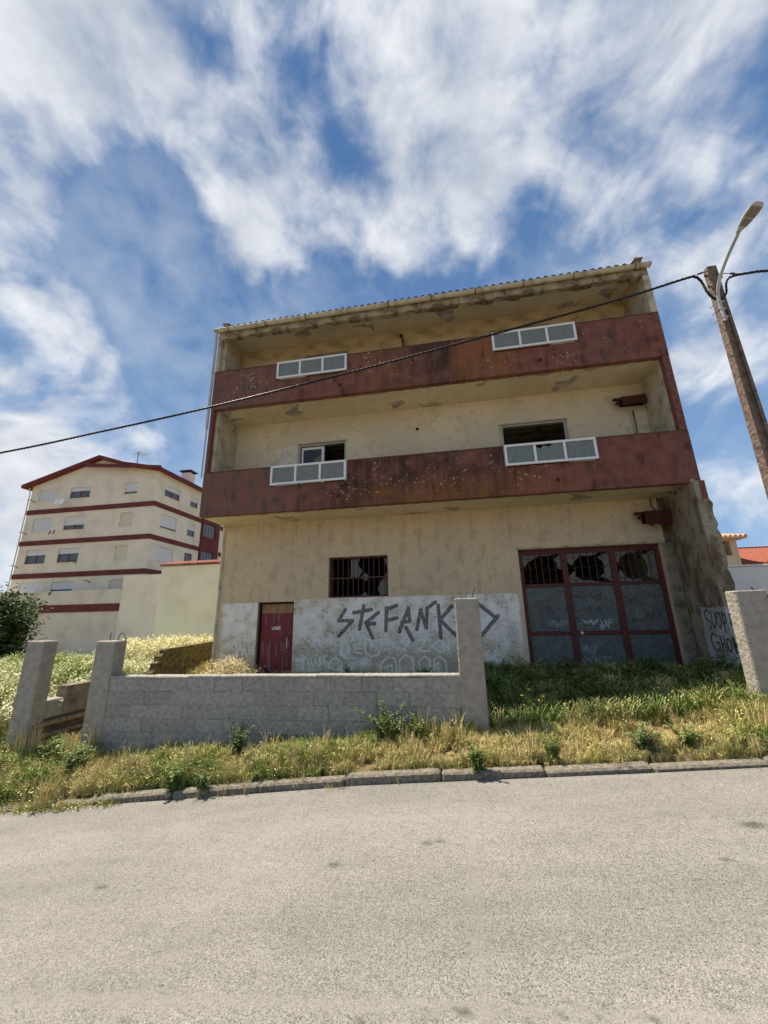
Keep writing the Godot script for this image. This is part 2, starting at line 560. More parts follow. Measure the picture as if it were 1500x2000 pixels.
func materials() -> void:
	# --- front wall of the ground floor: tan wash, worn white dado, spray marks
	var S := 120.0
	var GW := 1320
	var GH := 486
	var dark := Marks.new(GW, GH)
	var core := Marks.new(GW, GH)
	var pale := Marks.new(GW, GH)
	var gp := func(a: float, b: float) -> Vector2:
		return Vector2((3.241 + (a - 75.0) * 0.00325) * S, (3.75 - (1.49 - (b - 150.0) * 0.00314)) * S)
	var big := [[[130, 155], [80, 235], [185, 240], [80, 350]], [[270, 130], [255, 210], [238, 300]], [[195, 180], [325, 160]], [[380, 183], [285, 255], [335, 365]], [[290, 265], [350, 262]], [[440, 150], [432, 315]], [[440, 160], [515, 135]], [[432, 245], [515, 225]], [[600, 155], [528, 325]], [[600, 155], [606, 250]], [[550, 255], [600, 252]], [[578, 295], [622, 380]], [[655, 310], [688, 172], [722, 300], [735, 160], [795, 118]], [[815, 140], [822, 370]], [[910, 150], [822, 245], [925, 355]], [[1062, 108], [1205, 238]], [[1220, 225], [1075, 385]]]
	for st in big:
		var pts := []
		for q in st:
			pts.append(gp.call(q[0], q[1]))
		dark.line(pts, 4.6, 1.0, 2.4)
		core.line(pts, 2.4, 1.0, 1.6)
	var zp := func(a: float, b: float) -> Vector2:
		return Vector2((2.99 + (a - 727.0) * 0.0046) * S, (3.75 - (1.756 - (b - 522.0) * 0.0045)) * S)
	var soft := [[[560, 838], [615, 828]], [[590, 832], [600, 885]], [[622, 838], [632, 878]], [[640, 832], [648, 874]], [[625, 858], [645, 854]], [[655, 874], [662, 830], [676, 870]], [[658, 856], [672, 852]], [[684, 868], [682, 826], [694, 864], [692, 822]], [[704, 818], [708, 858]], [[722, 812], [706, 838], [726, 852]], [[620, 880], [632, 896], [640, 876]], [[632, 896], [630, 912]], [[650, 884], [646, 900], [660, 902], [662, 886], [650, 884]], [[672, 884], [674, 900], [690, 898], [690, 882]],
		[[735, 880], [740, 845], [770, 828], [800, 845], [808, 880], [795, 905]], [[755, 850], [756, 860]], [[785, 848], [785, 858]], [[750, 872], [765, 888], [785, 885], [795, 868]],
		[[855, 715], [862, 735], [850, 752]], [[838, 760], [842, 800], [820, 818], [800, 800], [805, 775]], [[870, 765], [868, 800], [905, 806]], [[872, 784], [898, 782]], [[872, 762], [905, 758]], [[930, 740], [925, 800], [955, 822], [990, 815], [1000, 795]], [[920, 735], [960, 742], [958, 780]], [[830, 740], [800, 770], [795, 810], [830, 832], [870, 828]], [[880, 740], [905, 735]],
		[[1190, 745], [1235, 742], [1200, 795], [1250, 798]], [[1300, 745], [1262, 775], [1305, 802]], [[1320, 800], [1318, 755], [1345, 795], [1345, 745]],
		[[1000, 900], [1010, 850], [1040, 825], [1075, 830], [1085, 870], [1075, 918]], [[1100, 920], [1100, 840], [1130, 815], [1165, 830], [1170, 918]], [[1200, 920], [1195, 845], [1225, 820], [1250, 840], [1250, 915]], [[1270, 918], [1268, 840], [1295, 822], [1325, 845], [1330, 915]], [[1275, 860], [1290, 850], [1300, 868], [1286, 880], [1275, 860]], [[1040, 870], [1060, 860], [1062, 900]],
		[[1285, 640], [1400, 650]], [[1290, 690], [1410, 690]], [[1300, 610], [1298, 700]], [[1345, 600], [1345, 700]], [[1180, 720], [1120, 790], [1135, 795]], [[985, 745], [1015, 735], [1005, 765]], [[640, 770], [650, 735], [680, 740], [685, 765]], [[690, 745], [700, 725], [720, 745], [740, 730], [745, 750]], [[215, 760], [225, 820], [240, 765], [255, 815], [262, 770], [280, 820]]]
	for st in soft:
		var pts := []
		for q in st:
			pts.append(zp.call(q[0], q[1]))
		pale.line(pts, 2.3, 0.9, 1.9)
	for q in [[930, 850, 40], [860, 870, 30], [1120, 880, 25], [1225, 880, 26], [1150, 770, 18], [760, 790, 20]]:
		var p: Vector2 = zp.call(q[0], q[1])
		pale.seg(p, p + Vector2(4, -2), q[2] * 0.33, 0.42, 6.0)
	var nb := fnl(3, 0.55, 4)
	var nm := fnl(4, 2.6, 4)
	var nf := fnl(5, 14.0, 3)
	var nv := fnl(6, 1.0, 4)
	M.dado = mat(Color.WHITE, 0.92, paint(GW, GH, func(px: int, py: int) -> Color:
		var x := px / S
		var y := 3.75 - py / S
		var b := nb.get_noise_2d(x, y)
		var m := nm.get_noise_2d(x, y)
		var f := nf.get_noise_2d(x, y)
		var c := Color(0.765, 0.700, 0.590).lerp(Color(0.810, 0.730, 0.595), clampf(0.5 + b * 1.1, 0.0, 1.0))
		c = c.lerp(Color(0.63, 0.545, 0.41), clampf(m * 0.4 + nv.get_noise_2d(x * 5.0, y * 0.6) * 0.5, 0.0, 0.4))
		var top := 1.735 + 0.012 * m + (0.02 if x > 2.1 else -0.03)
		var edge := sstep(0.10, 0.26, x + 0.10 * b + 0.05 * m) * (1.0 - sstep(7.40, 7.48, x + 0.05 * m))
		if y < top and edge > 0.0:
			var wear := clampf(0.30 + m * 0.9 + f * 0.5 + b * 0.5, 0.0, 1.0)
			var low := sstep(1.15, 0.35, y + b * 0.8 + m * 0.3)
			var wcol := Color(0.93, 0.92, 0.895).lerp(Color(0.76, 0.725, 0.66), wear * 0.7)
			wcol = wcol.lerp(Color(0.66, 0.605, 0.49), 0.78 * sstep(0.0, 0.75, low * 0.55 + m * 0.45 + f * 0.45 + b * 0.5))
			c = c.lerp(wcol, edge * clampf(0.93 + f * 0.25, 0.0, 1.0) * sstep(0.0, 0.02, top - y))
		c = c.lerp(Color(0.93, 0.925, 0.90), pale.a[py * GW + px] * 0.85)
		var k := dark.a[py * GW + px] * 0.80 - core.a[py * GW + px] * 0.22
		c = c.lerp(Color(0.20, 0.195, 0.195), clampf(k * (1.0 + f * 0.4), 0.0, 1.0))
		if f > 0.46 and m > 0.1:
			c = c * 0.75
		return c * (1.0 + f * 0.05)), bump(GW, GH, fnl(8, 0.11, 4), 1.4), 0.6)
	# --- first-floor wall inside the balcony, with its newer plaster patch
	M.upper_wall = mat(Color.WHITE, 0.92, paint(1100, 296, func(px: int, py: int) -> Color:
		var x := px / 100.0
		var y := 6.70 - py / 100.0
		var b := nb.get_noise_2d(x + 30.0, y)
		var m := nm.get_noise_2d(x + 30.0, y)
		var f := nf.get_noise_2d(x, y + 9.0)
		var c := Color(0.830, 0.785, 0.675).lerp(Color(0.770, 0.715, 0.600), clampf(0.5 + b * 1.2, 0.0, 1.0))
		c = c.lerp(Color(0.66, 0.60, 0.48), clampf(m * 1.0 - 0.1, 0.0, 0.5))
		c = c.lerp(Color(0.80, 0.77, 0.68), clampf(sstep(0.0, 0.5, b + m * 0.5) * 0.5, 0.0, 1.0))
		if x > 1.43 + m * 0.03 and x < 2.03 and y < 5.91 + f * 0.02:
			c = Color(0.85, 0.83, 0.76).lerp(Color(0.74, 0.71, 0.63), clampf(0.4 + m + f * 0.6, 0.0, 1.0))
		return c * (1.0 + f * 0.05)), bump(1100, 296, fnl(9, 0.09, 4), 1.2), 0.6)
	# --- balcony fronts: brown-red roughcast with lichen and black crust
	for lev in 2:
		var spots := Marks.new(1408, 147)
		rng.seed = 100 + lev
		var clusters: Array = [[3.7, 0.32, 0.42, 26], [4.45, 0.95, 0.25, 12], [6.0, 0.55, 0.8, 30], [4.6, 0.5, 1.2, 26], [2.0, 1.1, 0.3, 3], [7.8, 0.3, 0.7, 18], [6.9, 0.85, 0.4, 9], [9.0, 0.6, 1.5, 7]] if lev == 0 else [[1.2, 0.8, 0.6, 30], [0.9, 0.5, 0.7, 18], [4.3, 0.9, 0.5, 16], [5.0, 0.6, 0.9, 22], [3.6, 0.45, 0.4, 8], [8.9, 0.35, 0.3, 18], [7.6, 0.3, 0.8, 16], [9.6, 0.75, 0.9, 6], [10.6, 0.6, 0.15, 3]]
		for q in clusters:
			for i in q[3]:
				var p := Vector2((q[0] + rng.randfn(0.0, 0.45) * q[2]) * 128.0, (1.145 - q[1] - rng.randfn(0.0, 0.2)) * 128.0)
				spots.seg(p, p + Vector2(rng.randf(), rng.randf()) * 1.5, rng.randf_range(0.7, 2.3), rng.randf_range(0.6, 1.0), 1.0)
		var sd := lev * 50.0
		var grains := fnl(60, 26.0, 2)
		M["parapet%d" % lev] = mat(Color.WHITE, 0.95, paint(1408, 147, func(px: int, py: int) -> Color:
			var x := px / 128.0
			var y := 1.145 - py / 128.0
			var b := nb.get_noise_2d(x * 1.2 + sd, y * 1.2)
			var m := nm.get_noise_2d(x + sd, y)
			var f := grains.get_noise_2d(x + sd, y)
			var streak := nv.get_noise_2d(x * 4.5 + sd, y * 0.7)
			var c := Color(0.515, 0.335, 0.295).lerp(Color(0.455, 0.280, 0.245), clampf(0.5 + m, 0.0, 1.0))
			var grey := 0.0
			var blk := 0.0
			var org := 0.0
			if lev == 0:
				grey = 1.0 - sstep(1.6, 3.2, x)
				blk = sstep(2.6, 4.2, x) * (1.0 - sstep(6.6, 8.0, x))
				org = sstep(3.2, 4.6, x) * (1.0 - sstep(6.8, 9.6, x)) * sstep(0.75, 0.1, y)
			else:
				grey = (1.0 - sstep(1.3, 2.6, x)) * 0.9 + 0.25 * sstep(8.6, 9.6, x) * (1.0 - sstep(9.8, 10.2, x))
				blk = 0.6 * sstep(3.4, 5.4, x) * (1.0 - sstep(6.4, 7.0, x)) + 0.5 * sstep(5.6, 5.8, x) * (1.0 - sstep(6.3, 6.6, x))
				org = sstep(6.1, 6.6, x) * (1.0 - sstep(6.9, 8.6, x)) + 0.35 * sstep(3.6, 4.2, x) * (1.0 - sstep(5.0, 5.6, x))
			c = c.lerp(Color(0.44, 0.375, 0.345), clampf(grey * (0.45 + m * 0.7 + streak * 0.6 + f * 0.3), 0.0, 0.75))
			c = c.lerp(Color(0.165, 0.125, 0.110), clampf(blk * (0.50 + b * 1.1 + m * 0.7 + streak * 0.5 + f * 1.9), 0.0, 0.92))
			c = c.lerp(Color(0.58, 0.37, 0.15), clampf(org * (0.40 + m * 1.2 + f * 1.9), 0.0, 0.9))
			c = c.lerp(Color(0.20, 0.15, 0.13), clampf(streak * 0.9 + m * 0.6 + f * 0.7 - 0.22, 0.0, 0.7))
			c = c.lerp(Color(0.52, 0.42, 0.38), clampf(nv.get_noise_2d(x * 5.0 + sd, y * 1.2) * 0.6 + m * 0.3 - 0.1, 0.0, 0.3))
			c = c.lerp(Color(0.80, 0.74, 0.62), spots.a[py * 1408 + px] * 0.9)
			if f > 0.33:
				c = c.lerp(Color(0.56, 0.43, 0.34), clampf((f - 0.33) * 2.2 * (0.4 + blk + org), 0.0, 0.6))
			return c * (1.0 + f * 0.16)), bump(1408, 147, fnl(70 + lev, 0.28, 3), 2.4), 1.0)
	# --- underside of the slabs: paint letting go along the front edge
	M.soffit = mat(Color.WHITE, 0.95, paint(1100, 106, func(px: int, py: int) -> Color:
		var x := px / 100.0
		var z := py / 100.0
		var b := nb.get_noise_2d(x + 60.0, z)
		var m := nm.get_noise_2d(x + 60.0, z)
		var f := nf.get_noise_2d(x + 60.0, z)
		var c := Color(0.830, 0.785, 0.675).lerp(Color(0.770, 0.715, 0.600), clampf(0.5 + b + m * 0.6, 0.0, 1.0))
		var lip := 0.93 - 0.09 * absf(nm.get_noise_2d(x * 0.5, 3.0)) * 2.0 + 0.03 * f
		if z > lip:
			c = Color(0.74, 0.67, 0.53).lerp(Color(0.64, 0.575, 0.45), clampf(0.5 + m + f * 0.6, 0.0, 1.0))
		if absf(z - lip) < 0.012:
			c = Color(0.63, 0.57, 0.46)
		var bare := nb.get_noise_2d(x * 1.3 + 90.0, z * 1.6)
		if bare > 0.36 + f * 0.05:
			c = Color(0.62, 0.595, 0.545) * (1.0 + m * 0.3)
		elif bare > 0.33 + f * 0.05:
			c = c * 0.78
		if sin(x * 6.3 + m) > 0.985:
			c = c.lerp(Color(0.78, 0.72, 0.56), 0.5)
		return c * (1.0 + f * 0.06)))
	# --- right-hand end wall of the ground floor: bare stained concrete, a painted square with writing
	var tagm := Marks.new(210, 606)
	var tp := func(z: float, y: float) -> Vector2:
		return Vector2((z + 1.10) * 150.0, (3.74 - y) * 150.0)
	var word := [[[-0.36, 1.22], [-0.44, 1.29], [-0.53, 1.22], [-0.50, 1.12], [-0.40, 1.06], [-0.38, 0.98], [-0.46, 0.92]], [[-0.31, 1.26], [-0.34, 1.05], [-0.29, 0.95], [-0.24, 1.05], [-0.22, 1.24]], [[-0.17, 1.22], [-0.20, 1.05], [-0.14, 0.95], [-0.07, 1.05], [-0.08, 1.22], [-0.17, 1.22]], [[-0.01, 1.24], [-0.02, 0.88]], [[-0.01, 1.22], [0.06, 1.18], [0.05, 1.06], [-0.01, 1.04]], [[0.15, 1.20], [0.14, 1.02]], [[0.15, 1.20], [0.24, 1.21]], [[0.15, 1.12], [0.21, 1.13]],
		[[-0.30, 0.80], [-0.42, 0.86], [-0.50, 0.74], [-0.46, 0.60], [-0.36, 0.54], [-0.28, 0.60], [-0.27, 0.69], [-0.36, 0.69]], [[-0.21, 0.82], [-0.20, 0.54]], [[-0.21, 0.68], [-0.11, 0.68]], [[-0.12, 0.82], [-0.10, 0.54]], [[-0.05, 0.76], [-0.06, 0.60], [0.01, 0.55], [0.05, 0.64], [0.03, 0.76], [-0.05, 0.76]], [[0.11, 0.80], [0.12, 0.54]], [[0.20, 0.78], [0.12, 0.67], [0.22, 0.54]]]
	for st in word:
		var pts := []
		for q in st:
			pts.append(tp.call(q[0], q[1]))
		tagm.line(pts, 1.9, 1.0, 1.1)
	M.end_wall = mat(Color.WHITE, 0.95, paint(210, 606, func(px: int, py: int) -> Color:
		var z := px / 150.0 - 1.10
		var y := 3.74 - py / 150.0
		var b := nb.get_noise_2d(z * 1.5 + 80.0, y * 0.6)
		var m := nm.get_noise_2d(z * 1.4 + 80.0, y * 0.8)
		var f := nf.get_noise_2d(z, y)
		var c := Color(0.60, 0.555, 0.47).lerp(Color(0.45, 0.39, 0.30), clampf(0.45 + b * 1.3 + m * 1.3, 0.0, 1.0))
		var run := nv.get_noise_2d(z * 4.0, y * 0.6) + m * 0.5
		c = c.lerp(Color(0.36, 0.28, 0.20), clampf(run * 1.1 - 0.05, 0.0, 0.65))
		c = c.lerp(Color(0.63, 0.60, 0.53), clampf(sstep(0.28, 0.42, nv.get_noise_2d(z * 4.0 + 7.0, y * 0.5) + f * 0.1), 0.0, 0.6))
		if z > -0.62 - y * 0.0 + m * 0.02 and y < 1.33 + f * 0.03 and y > -0.05:
			c = Color(0.72, 0.715, 0.695).lerp(Color(0.58, 0.565, 0.53), clampf(0.35 + m * 0.9 + f * 0.5, 0.0, 1.0))
		c = c.lerp(Color(0.13, 0.13, 0.135), tagm.a[py * 210 + px] * 0.9)
		return c * (1.0 + f * 0.10)), bump(210, 606, fnl(12, 0.09, 4), 2.2), 1.0)
	# --- obscured glass of the big door, scratched and tagged
	var wt := Marks.new(630, 420)
	var bt := Marks.new(630, 420)
	for q in [[240, 160, 75, 26, 1], [322, 162, 42, 40, 2], [110, 158, 78, 34, 3], [230, 262, 60, 40, 4], [228, 310, 120, 44, 5], [300, 345, 95, 36, 9]]:
		scrawl(wt, q[0], q[1], q[2], q[3], q[4], 1.2, 1.0 if q[1] < 200 and q[0] > 200 else 0.45)
	for q in [[225, 45, 60, 22, 11], [305, 40, 48, 26, 12], [240, 100, 60, 30, 13], [310, 98, 40, 28, 14], [430, 60, 80, 36, 15], [430, 150, 70, 34, 16], [70, 95, 70, 44, 17], [520, 130, 70, 26, 18]]:
		scrawl(bt, q[0], q[1], q[2], q[3], q[4], 1.1, 0.75)
	scrawl(wt, 470, 130, 50, 30, 20, 0.9, 0.6)
	var gl := fnl(31, 24.0, 3)
	M.door_glass = mat(Color.WHITE, 0.55, paint(630, 420, func(px: int, py: int) -> Color:
		var x := px / 210.0
		var y := py / 210.0
		var f := gl.get_noise_2d(x, y)
		var m := nm.get_noise_2d(x * 1.3, y * 1.3)
		var c := Color(0.425, 0.45, 0.44).lerp(Color(0.225, 0.245, 0.238), clampf(0.5 + m * 0.7 + f * 1.5, 0.0, 1.0))
		c = c.lerp(Color(0.55, 0.58, 0.58), clampf((f - 0.22) * 2.2, 0.0, 0.6))
		c = c.lerp(Color(0.52, 0.48, 0.40), clampf(sstep(0.22, 0.5, m + f * 0.3) * 0.5, 0.0, 0.5))
		c = c.lerp(Color(0.09, 0.10, 0.11), bt.a[py * 630 + px] * 0.8)
		c = c.lerp(Color(0.86, 0.90, 0.90), wt.a[py * 630 + px])
		return c), bump(630, 420, fnl(33, 0.35, 2), 2.0), 0.8)
	# --- the small red door
	var dm := Marks.new(220, 420)
	scrawl(dm, 70, 116, 66, 17, 51, 1.1)
	scrawl(dm, 74, 120, 60, 14, 53, 1.0)
	M.red_door = mat(Color.WHITE, 0.55, paint(220, 420, func(px: int, py: int) -> Color:
		var x := px / 220.0
		var y := py / 220.0
		var m := nm.get_noise_2d(x * 1.6 + 5.0, y * 0.8)
		var f := nf.get_noise_2d(x, y)
		var c := Color(0.50, 0.19, 0.20).lerp(Color(0.43, 0.165, 0.185), clampf(0.5 + m * 1.2, 0.0, 1.0))
		var fade := 0.7 * sstep(0.15, 0.45, nv.get_noise_2d(x * 7.0, y * 1.2) + f * 0.4 + m * 0.3 + (0.15 if y > 0.9 else -0.1))
		c = c.lerp(Color(0.50, 0.43, 0.46), fade)
		if py < 50 + int(m * 8.0) :
			c = Color(0.62, 0.51, 0.345).lerp(Color(0.50, 0.37, 0.25), clampf(0.4 + f + m, 0.0, 1.0))
		c = c.lerp(Color(0.92, 0.91, 0.90), dm.a[py * 220 + px])
		return c * (1.0 + f * 0.10)))
	# --- plain stuffs
	var n_con := ntex(512, fnl(101, 0.035, 6), [], [], 6.0)
	M.concrete = []
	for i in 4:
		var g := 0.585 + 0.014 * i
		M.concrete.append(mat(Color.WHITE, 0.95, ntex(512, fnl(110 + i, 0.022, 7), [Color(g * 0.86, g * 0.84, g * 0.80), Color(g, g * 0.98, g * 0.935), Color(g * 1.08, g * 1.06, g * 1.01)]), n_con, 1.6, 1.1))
	for i in 2:
		M.concrete.append(mat(Color.WHITE, 0.95, ntex(512, fnl(116 + i, 0.022, 7), [c8(92, 82, 68), c8(128, 117, 101), c8(152, 143, 128)]), n_con, 1.6, 1.1))
	M.mortar = mat(c8(118, 114, 106), 0.95, null, n_con, 1.2, 0.5)
	M.pillar = mat(Color.WHITE, 0.95, ntex(512, fnl(120, 0.016, 7), [c8(138, 132, 122), c8(154, 147, 137), c8(166, 159, 148)]), n_con, 0.8, 1.3)
	M.old_concrete = mat(Color.WHITE, 0.95, ntex(512, fnl(122, 0.010, 6), [c8(88, 80, 66), c8(134, 125, 108), c8(160, 150, 130)]), n_con, 1.0, 1.6)
	M.beam = mat(Color.WHITE, 0.95, ntex(512, fnl(123, 0.012, 6), [c8(84, 75, 60), c8(146, 136, 113), c8(172, 162, 138)], [0.08, 0.42, 0.8]), n_con, 0.9, 2.2)
	M.plaster = mat(Color.WHITE, 0.93, ntex(512, fnl(124, 0.008, 6), [c8(158, 146, 120), c8(200, 186, 156), c8(212, 199, 170)]), n_con, 0.4, 2.6)
	M.grey_plaster = mat(Color.WHITE, 0.93, ntex(512, fnl(125, 0.008, 6), [c8(128, 118, 96), c8(182, 171, 145), c8(198, 188, 161)]), n_con, 0.4, 2.2)
	M.side_red = mat(Color.WHITE, 0.95, ntex(512, fnl(126, 0.02, 5), [c8(98, 61, 54), c8(124, 79, 69), c8(136, 91, 80)]), n_con, 0.9, 1.0)
	M.cap_red = mat(Color.WHITE, 0.95, ntex(256, fnl(127, 0.04, 5), [c8(52, 38, 30), c8(104, 72, 58), c8(140, 110, 90)]), n_con, 0.9, 0.8)
	M.dark = mat(c8(30, 28, 26), 0.95)
	M.rust = mat(Color.WHITE, 0.8, ntex(256, fnl(128, 0.03, 5), [c8(36, 20, 16), c8(74, 36, 28), c8(100, 54, 38)]), null, 1.0, 0.4)
	M.rust_dark = mat(Color.WHITE, 0.85, ntex(256, fnl(129, 0.04, 5), [c8(28, 16, 14), c8(62, 30, 24), c8(90, 44, 32)]), null, 1.0, 0.4)
	M.red_frame = mat(Color.WHITE, 0.6, ntex(256, fnl(130, 0.04, 5), [c8(56, 28, 25), c8(88, 42, 36), c8(108, 58, 47)]), null, 1.0, 0.6)
	M.bar = mat(c8(84, 66, 60), 0.7)
	M.white_frame = mat(c8(222, 224, 224), 0.35)
	M.alu = mat(c8(168, 164, 152), 0.4)
	M.alu.metallic = 0.3
	M.frosted = mat(c8(140, 144, 140), 0.3, ntex(256, fnl(131, 0.02, 5), [c8(196, 201, 197), c8(212, 217, 213), c8(226, 230, 226)]), null, 1.0, 0.7)
	M.glass = StandardMaterial3D.new()
	M.glass.transparency = BaseMaterial3D.TRANSPARENCY_ALPHA
	M.glass.albedo_color = Color(0.75, 0.8, 0.78, 0.18)
	M.glass.roughness = 0.03
	M.dirty_glass = mat(c8(104, 103, 94), 0.5)
	M.pane_dark = mat(c8(52, 56, 58), 0.12)
	M.gutter = mat(Color.WHITE, 0.6, ntex(256, fnl(132, 0.02, 5), [c8(120, 112, 94), c8(186, 180, 160), c8(204, 198, 180)]), null, 1.0, 1.2)
	M.pipe = mat(c8(176, 180, 178), 0.45)
	M.fibre = mat(Color.WHITE, 0.9, ntex(256, fnl(133, 0.02, 5), [c8(44, 47, 50), c8(66, 69, 72), c8(84, 86, 86)]), null, 1.0, 1.5)
	M.black = mat(c8(26, 26, 28), 0.55)
	M.steel = mat(c8(62, 56, 52), 0.6)
	M.chrome = mat(c8(190, 188, 182), 0.3)
	M.chrome.metallic = 0.8
	M.board = mat(Color.WHITE, 0.9, ntex(256, fnl(143, 0.03, 5), [c8(96, 84, 66), c8(146, 130, 104), c8(172, 158, 130)]), n_con, 0.6, 0.7)
	M.stone = [mat(Color.WHITE, 0.95, ntex(256, fnl(144, 0.02, 5), [c8(70, 60, 48), c8(108, 94, 76), c8(136, 122, 100)]), n_con, 1.2, 0.6), mat(Color.WHITE, 0.95, ntex(256, fnl(145, 0.02, 5), [c8(84, 76, 64), c8(126, 116, 100), c8(150, 140, 122)]), n_con, 1.2, 0.6)]
	M.olive_render = mat(Color.WHITE, 0.95, ntex(512, fnl(146, 0.014, 6), [c8(62, 56, 32), c8(108, 96, 60), c8(132, 118, 78)]), n_con, 0.6, 1.2)  # mottled dark olive tone, the same on every face of the wall stub
	M.brick = mat(Color.WHITE, 0.95, ntex(256, fnl(147, 0.03, 5), [c8(66, 46, 36), c8(98, 68, 52), c8(118, 88, 68)]), n_con, 1.0, 0.5)
	M.cream = mat(Color.WHITE, 0.9, ntex(512, fnl(148, 0.006, 6), [c8(212, 203, 182), c8(226, 217, 197), c8(231, 223, 204)]), n_con, 0.15, 7.0)
	M.cream_yellow = mat(Color.WHITE, 0.9, ntex(512, fnl(149, 0.006, 6), [c8(222, 213, 188), c8(234, 226, 203), c8(238, 231, 210)]), n_con, 0.15, 6.0)
	M.render_grey = mat(Color.WHITE, 0.9, ntex(512, fnl(155, 0.006, 6), [c8(196, 189, 170), c8(216, 208, 189), c8(222, 215, 197)]), n_con, 0.15, 6.0)
	M.maroon = mat(Color.WHITE, 0.8, ntex(256, fnl(156, 0.01, 4), [c8(94, 44, 44), c8(108, 52, 51), c8(114, 58, 56)]), null, 1.0, 3.0)
	M.maroon_frame = mat(c8(104, 40, 44), 0.5)
	M.shutter = mat(c8(214, 214, 216), 0.55)
	M.shutter_cream = mat(c8(214, 205, 184), 0.6)
	M.pane_grey = mat(c8(96, 102, 104), 0.1)
	M.tile = mat(Color.WHITE, 0.85, ntex(256, fnl(157, 0.03, 5), [c8(116, 62, 46), c8(146, 82, 62), c8(166, 104, 82)]), null, 1.0, 0.8)
	M.tile_pale = mat(Color.WHITE, 0.85, ntex(256, fnl(158, 0.03, 5), [c8(176, 122, 86), c8(208, 160, 120), c8(222, 184, 146)]), null, 1.0, 0.8)
	M.beige = mat(c8(200, 184, 164), 0.9)
	M.white_wall = mat(Color.WHITE, 0.9, ntex(512, fnl(159, 0.008, 6), [c8(212, 209, 202), c8(230, 228, 222), c8(235, 233, 228)]), n_con, 0.15, 4.0)
	M.cloth = mat(c8(236, 236, 238), 0.9)
	M.pole = mat(Color.WHITE, 0.9, ntex(512, fnl(160, 0.02, 6), [c8(78, 66, 58), c8(112, 94, 84), c8(128, 111, 100)]), n_con, 0.8, 1.6)
	M.galv = mat(c8(176, 180, 184), 0.38)
	M.galv.metallic = 0.15
	M.lamp_glass = mat(c8(120, 118, 112), 0.25)
	M.bark = mat(Color.WHITE, 0.95, ntex(256, fnl(161, 0.03, 5), [c8(50, 42, 34), c8(86, 74, 60), c8(108, 96, 80)]), n_con, 1.2, 0.4)
	M.leaf = mat(Color.WHITE, 0.8)
	M.leaf.vertex_color_use_as_albedo = true
	M.leaf.backlight = Color(0.45, 0.55, 0.2)
	M.blade = mat(Color.WHITE, 0.75)
	M.blade.vertex_color_use_as_albedo = true
	M.blade.backlight = Color(0.5, 0.48, 0.25)
	# ground and road
	var cell := fnl(140, 0.30, 1, FastNoiseLite.TYPE_CELLULAR)
	cell.cellular_return_type = FastNoiseLite.RETURN_CELL_VALUE
	var cdist := fnl(140, 0.30, 1, FastNoiseLite.TYPE_CELLULAR)
	cdist.cellular_return_type = FastNoiseLite.RETURN_DISTANCE
	M.asphalt = mat(Color.WHITE, 0.93, ntex(1024, cell, [c8(84, 82, 78), c8(113, 110, 105), c8(133, 130, 124), c8(142, 139, 133), c8(152, 148, 141), c8(175, 171, 162)], [0.0, 0.13, 0.3, 0.6, 0.85, 1.0]), ntex(1024, cdist, [], [], 3.0), 0.7, 1.7)
	M.asphalt.vertex_color_use_as_albedo = true
	M.soil = mat(Color.WHITE, 1.0, ntex(512, fnl(141, 0.02, 6), [c8(78, 66, 44), c8(128, 110, 74), c8(166, 146, 102)]), n_con, 1.2, 1.4)
	M.kerb = mat(Color.WHITE, 0.95, ntex(512, fnl(142, 0.03, 6), [c8(84, 79, 70), c8(124, 117, 104), c8(152, 144, 128)]), n_con, 1.2, 0.9)

# ---------------------------------------------------------------- ground, road, kerb
func spread(a: float, b: float, lo: float, hi: float, step: float) -> Array:
	var out := []
	var x := lo
	var s := step
	while x > a:
		out.push_front(x)
		s *= 1.25
		x -= s
	out.push_front(a)
	x = lo + step
	while x < hi:
		out.append(x)
		x += step
	s = step
	while x < b:
		out.append(x)
		s *= 1.25
		x += s
	out.append(b)
	return out

func sheet(xs: Array, zs: Array, f: Callable, tint = null) -> ArrayMesh:
	var b := MB.new()
	b.use_col = tint != null
	var H := []
	for z in zs:
		var row := []
		for x in xs:
			row.append(V(x, f.call(x, z), z))
		H.append(row)
	var nrm := func(i: int, j: int) -> Vector3:
		var a: Vector3 = H[j][mini(i + 1, xs.size() - 1)] - H[j][maxi(i - 1, 0)]
		var d: Vector3 = H[mini(j + 1, zs.size() - 1)][i] - H[maxi(j - 1, 0)][i]
		return d.cross(a).normalized()
	var N := []
	var T := []
	for j in zs.size():
		var row := []
		var tr := []
		for i in xs.size():
			row.append(nrm.call(i, j))
			tr.append(tint.call(xs[i], zs[j]) if tint != null else Color.WHITE)
		N.append(row)
		T.append(tr)
	for j in zs.size() - 1:
		for i in xs.size() - 1:
			for q in [[0, 0], [1, 0], [1, 1], [0, 0], [1, 1], [0, 1]]:
				b.col = T[j + q[1]][i + q[0]]
				var p: Vector3 = H[j + q[1]][i + q[0]]
				b.put(p, N[j + q[1]][i + q[0]], Vector2(p.x, p.z))
	return b.mesh()

